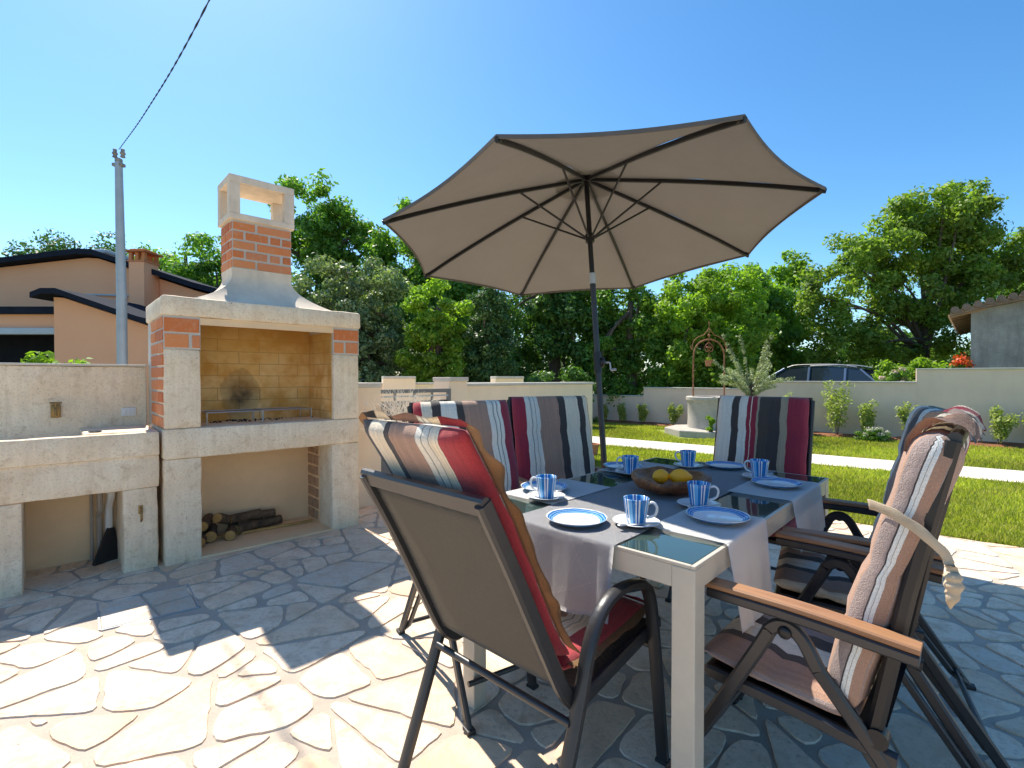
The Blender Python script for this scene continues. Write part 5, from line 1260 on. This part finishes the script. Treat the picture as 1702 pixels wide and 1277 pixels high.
# olive tree with stake
ol = empty('olive_tree', (4.75, 9.75, 0), 0, 'young grey-green olive tree with a wooden stake behind the far chair', 'tree'); rnd = random.Random(4); bm = BM(); C = []
tube(bm, spline([(0, 0, 0), (.02, 0, .5), (-.02, 0, 1.0)], 4), sect_round(.022, 7))
for k in range(26):
    a = rnd.uniform(0, 6.28); el = rnd.uniform(.25, 1.35); L = rnd.uniform(.45, .85) * (1.0 if el > .7 else .8); d = Vector((math.cos(a) * math.cos(el), math.sin(a) * math.cos(el), math.sin(el))); s = Vector((0, 0, rnd.uniform(.75, 1.05)))
    L *= 1.22; P = spline([s, s + d * L * .5 + Vector((0, 0, .05)), s + d * L * 1.15 + Vector((0, 0, .16 if el > .8 else -.02))], 6); tube(bm, P, sect_round(.007, 5), radii=[1 - .75 * i / (len(P) - 1) for i in range(len(P))])
    for i in range(3, len(P)):
        for q in range(2): C.append(P[i].lerp(P[i - 1], rnd.random()))
obj('trunk', bm, M['bark'], ol, 'all'); C = np.array([tuple(c) for c in C]); leaves('crown', C, np.full(len(C), .055), 15, .030, L_['leaf_olive'], ol, 5, aspect=.22, squash=1)
bm = BM(); tube(bm, [(.06, -.04, 0), (.06, -.04, 1.22)], sect_round(.022, 8)); stk = obj('stake', bm, M['stake'], ol, True)
bm = BM(); tube(bm, spline([(.04, -.06, .8), (-.03, -.02, .8), (-.02, .03, .8), (.06, -.01, .8), (.08, -.05, .8)], 3), sect_round(.006, 5)); obj('tie', bm, M['plastic'], ol)

# ================================================================== WELL
we = empty('garden_well', (4.28, 10.7, 0), R(8), 'round pale stone well with rusty iron arch on an octagonal step', 'well')
bm = BM(); n = 8; prism(bm, [(.92 * math.cos(R(22.5 + 45 * k)), .92 * math.sin(R(22.5 + 45 * k)), -.03) for k in range(n)], (0, 0, .155), bev=.02); obj('step', bm, M['wellstone'], we)
bm = BM(); lathe(bm, [(.0, .42), (.32, .42), (.32, .79), (.34, .815), (.45, .815), (.47, .80), (.47, .74), (.445, .715), (.435, .70), (.43, .35), (.44, .14), (.455, .125)], 48); obj('well_ring', bm, M['wellstone'], we, True)
bm = BM(); tube(bm, spline([(-.36, 0, .80), (-.36, 0, 1.5), (-.34, 0, 1.80), (-.22, 0, 1.98), (0, 0, 2.05), (.22, 0, 1.98), (.34, 0, 1.80), (.36, 0, 1.5), (.36, 0, .80)], 7), sect_round(.017, 8))
arch = obj('iron_arch', bm, M['iron'], we, True)
bm = BM()
for s in (-1, 1):
    tube(bm, spline([(s * .40, 0, 1.82), (s * .36, 0, 2.0), (s * .25, 0, 2.10), (s * .12, 0, 2.15), (0, 0, 2.30)], 5), sect_round(.009, 6))
    tube(bm, spline([(s * .36, 0, 1.82), (s * .41, 0, 1.84), (s * .42, 0, 1.90), (s * .37, 0, 1.91)], 4), sect_round(.008, 6))
    tube(bm, spline([(s * .02, 0, 1.98), (s * .09, 0, 1.90), (s * .08, 0, 1.80), (s * .02, 0, 1.80), (s * .03, 0, 1.86)], 4), sect_round(.008, 6))
tube(bm, [(0, 0, 2.02), (0, 0, 2.38)], sect_round(.010, 6)); ball(bm, (0, 0, 2.14), (.03, .03, .03)); ball(bm, (0, 0, 2.40), (.014, .014, .04)); tube(bm, [(0, 0, 2.04), (0, 0, 1.70)], sect_round(.006, 6)); lathe(bm, [(0, -.02), (.05, -.02), (.06, 0), (.05, .02), (0, .02)], 14, c=(0, 0, 1.88))
obj('ironwork', bm, M['iron'], we, True)
hp = empty('hanging_pot', (4.28, 10.7, 0), R(8), 'small plant pot hanging inside the iron arch of the well', 'plant pot')
bm = BM(); lathe(bm, [(0, 1.47), (.06, 1.47), (.085, 1.60), (.09, 1.60), (.08, 1.58), (0, 1.57)], 20); obj('pot', bm, M['terracotta'], hp, True)
bm = BM()
for k in range(3): a = k * 2.09; tube(bm, [(.085 * math.cos(a), .085 * math.sin(a), 1.60), (0, 0, 1.72)], sect_round(.003, 5))
obj('hanger', bm, M['iron'], hp)
leaves('trailing_plant', [(0, 0, 1.63), (.05, -.05, 1.50), (0, -.08, 1.40), (.08, 0, 1.30), (.09, -.03, 1.18)], [.09, .07, .06, .05, .04], 45, .024, L_['leaf_light'], hp, 9)
bush('potted_plant', 4.02, 9.93, .125, [(0, 0, .22, .10, .10, .10), (0, 0, .08, .07, .07, .06)], 14, .06, 50, .028, L_['leaf_light'], 'small leafy plant on the step in front of the well', 50, cat='plant')
bm = BM(); lathe(bm, [(0, 0), (.075, 0), (.10, .16), (.11, .16), (.11, .19), (.095, .19), (.085, .16), (0, .15)], 24); o = obj('terracotta_pot', bm, M['terracotta'], None, True, loc=(1.27, 7.75, -.01)); tag(o, 'terracotta pot at the end of the cream boundary wall', 'pot')

# ================================================================== CARS
def car(loc, rz, label):
    c = empty('parked_car', loc, rz, label, 'car', 'cars parked beyond the walls')
    Lh = 2.15; prof = [(-2.15, .35), (-2.18, .62), (-2.08, .84), (-1.20, .96), (-1.05, .985)]
    # lower body by lofted cross sections along x
    xs = [(-2.15, .42, .70, .62), (-2.0, .28, .80, .80), (-1.3, .22, .93, .86), (-.9, .22, .97, .875), (0, .20, .97, .88), (1.2, .22, .99, .875), (1.9, .26, .98, .84), (2.12, .34, .90, .74), (2.16, .45, .75, .66)]
    bm = BM(); rings = []
    for x, z0, z1, hw_ in xs:
        r = [(hw_ * .92, z0), (hw_, z0 + .12), (hw_ * 1.0, (z0 + z1) / 2), (hw_ * .97, z1 - .10), (hw_ * .90, z1 - .02), (hw_ * .5, z1 + .015)]
        pts = [(x, -a, b) for a, b in r] + [(x, a, b) for a, b in r[::-1]]; rings.append([bm.verts.new(p) for p in pts])
    for A, B in zip(rings[:-1], rings[1:]):
        for k in range(len(A)): bm.faces.new((A[k], A[(k + 1) % len(A)], B[(k + 1) % len(A)], B[k]))
    bm.faces.new(rings[0]); bm.faces.new(rings[-1]); body = obj('body', bm, M['carblue'], c, 'all')
    # greenhouse: glass shell with painted roof and pillars
    gx = [(-1.05, .97), (-.35, 1.42), (.1, 1.47), (.9, 1.46), (1.55, 1.38), (1.98, 1.0)]
    bm = BM(); rings = []
    for x, z in gx:
        w0 = .84; w1 = .84 - (z - .95) * .42; rings.append([bm.verts.new(p) for p in ((x, -w0 if z > 1.05 else -w1, .95), (x, -w1, z), (x, w1, z), (x, w0 if z > 1.05 else w1, .95))])
    for A, B in zip(rings[:-1], rings[1:]):
        for k in range(3): bm.faces.new((A[k], A[k + 1], B[k + 1], B[k]))
    obj('windows', bm, M['carglass'], c)
    bm = BM(); rr = [[bm.verts.new((x, s * (.84 - (z - .95) * .42) * f, z + .012 + (.02 if abs(f) < .9 else 0))) for s, f in ((-1, 1.02), (-1, .6), (1, 0), (1, .6), (1, 1.02))] for x, z in gx[1:5]]
    for A, B in zip(rr[:-1], rr[1:]):
        for k in range(4): bm.faces.new((A[k], A[k + 1], B[k + 1], B[k]))
    bmesh.ops.solidify(bm, geom=bm.faces[:], thickness=.03); obj('roof', bm, M['carblue'], c, 'all')
    for s in (-1, 1):
        for a, b in (((-1.05, .97), (-.35, 1.42)), ((1.55, 1.38), (1.98, 1.0))):
            wa = .84 - (a[1] - .95) * .42; wb = .84 - (b[1] - .95) * .42; bm = BM(); tube(bm, [(a[0], s * wa, a[1]), (b[0], s * wb, b[1])], sect_rect(.05, .06, .01)); obj('window_pillar', bm, M['carblue'], c)
        for x, z in ((.35, 1.45), (1.25, 1.41)): bm = BM(); tube(bm, [(x, s * .85, .95), (x - .04, s * (.85 - (z - .95) * .42), z)], sect_rect(.06, .04, .01)); obj('window_pillar', bm, M['carblue'], c)
    bm = BM()
    for s in (-1, 1): bm = BM(); tube(bm, spline([(-.3, s * .60, 1.46), (0, s * .60, 1.53), (1.0, s * .60, 1.52), (1.45, s * .60, 1.44)], 4), sect_round(.014, 6)); obj('roof_rail', bm, M['steel'], c)
    for x in (-1.35, 1.32):
        for s in (-1, 1):
            bm = BM(); lathe(bm, [(.0, -.10), (.24, -.10), (.32, -.08), (.33, 0), (.32, .08), (.24, .10), (0, .10)], 26); bmesh.ops.rotate(bm, verts=bm.verts, matrix=Matrix.Rotation(math.pi / 2, 3, 'X')); bmesh.ops.translate(bm, verts=bm.verts, vec=(x, s * .80, .33)); wh = obj('wheel', bm, M['tyre'], c, True)
            bm = BM(); lathe(bm, [(0, .0), (.20, .0), (.21, .015), (0, .03)], 20); bmesh.ops.rotate(bm, verts=bm.verts, matrix=Matrix.Rotation(-s * math.pi / 2, 3, 'X')); bmesh.ops.translate(bm, verts=bm.verts, vec=(x, s * .895, .33)); obj('rim', bm, M['galv'], wh, True)
    for s in (-1, 1):
        bm = BM(); ball(bm, (-2.06, s * .62, .68), (.10, .16, .07)); obj('headlight', bm, M['carglass'], c, 'all')
        bm = BM(); ball(bm, (-.75, s * .97, 1.0), (.06, .10, .07)); obj('wing_mirror', bm, M['carblue'], c, 'all')
    return c
car((8.75, 14.6, .06), R(-52), 'dark blue estate car behind the wall under the trees at the right')
car((-3.75, 12.8, -.34), R(20), 'dark blue car seen just above the grey gate')

# ================================================================== HOUSE, SHED, POLE
ho = empty('salmon_house', (0, 0, 0), 0, 'salmon house with dark-edged roofs and brick-topped chimney behind the left wall', 'house')
D = 15.0
def hx(px, D=15.0): return (px - 851) / 818 * D
def hz(py, D=15.0): return 1.22 + (628 - py) * D / 818
gab = [(-19.5, -.1), (-7.6, -.1), (-7.6, 3.35), (-9.6, 3.86), (-12.55, 4.84), (-12.95, 4.86), (-15.7, 4.55), (-19.5, 4.05)]
bm = BM(); prism(bm, [(x, D, z) for x, z in gab], (0, 9, 0)); obj('gable_wall', bm, M['peach'], ho)
bm = BM(); rl = [(-20.2, 3.98), (-15.7, 4.57), (-12.95, 4.90), (-12.5, 4.88), (-9.5, 3.90), (-6.8, 3.20)]
up = [(x, z + .16) for x, z in rl]; prism(bm, [(x, D - .35, z) for x, z in rl + up[::-1]], (0, 9.6, 0)); rf = obj('roof', bm, M['fascia_and_shade'], ho)
bm = BM(); box(bm, (-12.7, D + .6, 5.10), (.5, 1.0, .12), bev=.03); obj('ridge_cap', bm, M['gutter'], rf)
bm = BM(); cxh = hx(239, 14.6); box2(bm, (cxh - .22, 14.35, 0), (cxh + .22, 14.95, 4.62)); chm = obj('chimney', bm, M['peach'], ho)
bm = BM()
for x in (-.19, .0, .19):
    for y in (-.24, .24): box(bm, (cxh + x, 14.65 + y, 4.75), (.09, .1, .28))
box(bm, (cxh, 14.65, 4.62), (.50, .66, .05)); box(bm, (cxh, 14.65, 4.90), (.62, .76, .05)); box(bm, (cxh, 14.65, 4.95), (.42, .54, .05)); obj('chimney_top', bm, [M['brick']], chm)
# annexe with its own lean-to roof
an = [(-11.15, -.1), (-5.5, -.1), (-5.5, 1.75), (-8.9, 2.50), (-10.9, 3.16), (-11.15, 3.18)]
bm = BM(); prism(bm, [(x, 12.0, z) for x, z in an], (0, 2.9, 0)); obj('annexe_wall', bm, M['peach'], ho)
bm = BM(); rl = [(-11.45, 3.12), (-11.2, 3.22), (-10.85, 3.22), (-8.9, 2.55), (-5.2, 1.72)]; up = [(x, z + .13) for x, z in rl]; prism(bm, [(x, 11.7, z) for x, z in rl + up[::-1]], (0, 3.25, 0)); obj('annexe_roof', bm, M['fascia_and_shade'], ho)
bm = BM(); box2(bm, (-19, 12.6, 2.86), (-11.16, 14.9, 3.04)); obj('porch_roof', bm, M['fascia_and_shade'], ho)
bm = BM(); box2(bm, (-19, 12.75, 2.50), (-11.16, 14.9, 2.86)); obj('porch_beam', bm, M['peach'], ho)
bm = BM(); box2(bm, (-19, 12.60, 2.33), (-11.16, 12.80, 2.50), bev=.02); obj('gutter', bm, M['gutter'], ho)
bm = BM(); box2(bm, (-19, 14.6, -.1), (-11.16, 14.98, 2.50)); obj('porch_shade_back', bm, M['fascia_and_shade'], ho)  # near-black colour paints in the shade of the open porch
bm = BM(); tube(bm, [(hx(140, 14.9), 14.9, hz(490, 14.9)), (hx(226, 14.9), 14.9, hz(492, 14.9))], sect_round(.03, 6)); tube(bm, [(hx(140, 14.9), 14.95, hz(498, 14.9)), (hx(200, 14.9), 14.95, hz(500, 14.9))], sect_round(.02, 6)); obj('wall_cable', bm, M['gutter'], ho)
# shed
sh = empty('grey_shed', (0, 0, 0), 0, 'old grey rendered shed with tiled eaves at the right edge', 'shed')
bm = BM(); prism(bm, [(10.15, 10.9, -.1), (16, 10.2, -.1), (16, 10.2, 3.45), (11.6, 10.73, 2.98), (10.15, 10.9, 2.72)], (4.4, 4.4, 0)); obj('shed_wall', bm, M['concrete'], sh)
bm = BM(); prism(bm, [(9.55, 10.75, 2.55), (10.3, 10.65, 2.76), (11.6, 10.5, 3.02), (16.3, 9.95, 3.56), (16.3, 9.95, 3.66), (11.6, 10.5, 3.13), (10.3, 10.65, 2.86), (9.55, 10.75, 2.66)], (4.5, 4.7, 0))
for v in bm.verts: v.co += noise.noise_vector(v.co * 3) * .02
srf = obj('shed_roof', bm, M['rooftile'], sh)
bm = BM()
for k in range(11): y = 10.85 + k * .42; tube(bm, [(9.62 + k * .40, y, 2.56), (10.35 + k * .40, y - .05, 2.74)], [(a * .5, b) for a, b in sect_rect(.10, .07)])
obj('rafters', bm, M['stake'], srf)
bm = BM()
for k in range(30):
    x = 9.60 + k * .225; zt_ = np.interp(x, [9.55, 10.3, 11.6, 16.3], [2.67, 2.87, 3.14, 3.67]); y = 10.75 - (x - 9.55) * .117
    tube(bm, [(x, y - .06, zt_ + .01), (x + 4.4, y + 4.6, zt_ + .02)], sect_round(.075, 8), side=(0, 0, 1))
obj('roof_tiles', bm, M['rooftile'], srf, True)
# utility pole and cable
po = empty('utility_pole', (-7.52, 9.5, 0), 0, 'tall galvanised utility pole behind the low limestone wall', 'utility pole')
bm = BM(); tube(bm, [(0, 0, -.2), (0, 0, 2.6), (-.03, 0, 5.35)], sect_round(.085, 16), radii=[1.05, 1, .72]); obj('pole_shaft', bm, M['galv'], po, True)
bm = BM(); box(bm, (-.03, 0, 5.30), (.20, .10, .06), bev=.01); box(bm, (-.03, 0, 5.38), (.10, .10, .10), bev=.02); obj('bracket', bm, M['concrete'], po)
for x in (-.10, .05):
    bm = BM(); lathe(bm, [(0, 5.44), (.045, 5.45), (.03, 5.49), (.05, 5.52), (.03, 5.56), (.035, 5.60), (0, 5.62)], 12, c=(x, 0, 0)); obj('insulator', bm, M['concrete'], po, True)
P0 = Vector((-7.50, 9.45, 5.58)); P1 = Vector((-2.42, 4.0, 4.29)); P2 = Vector((1.6, -.3, 3.9)); pts = spline([P0, P0.lerp(P1, .5) + Vector((0, 0, -.09)), P1, P2], 40)
bm = BM()
for ph in (0, math.pi):
    q = []
    for i, p in enumerate(pts): a = i * 1.25 + ph; q.append(p + Vector((math.cos(a), math.cos(a) * .6, math.sin(a))) * .004)
    tube(bm, q, sect_round(.0045, 5))
o = obj('overhead_cable', bm, M['black'], None, True); tag(o, 'twisted black overhead cable running up from the utility pole', 'cable')
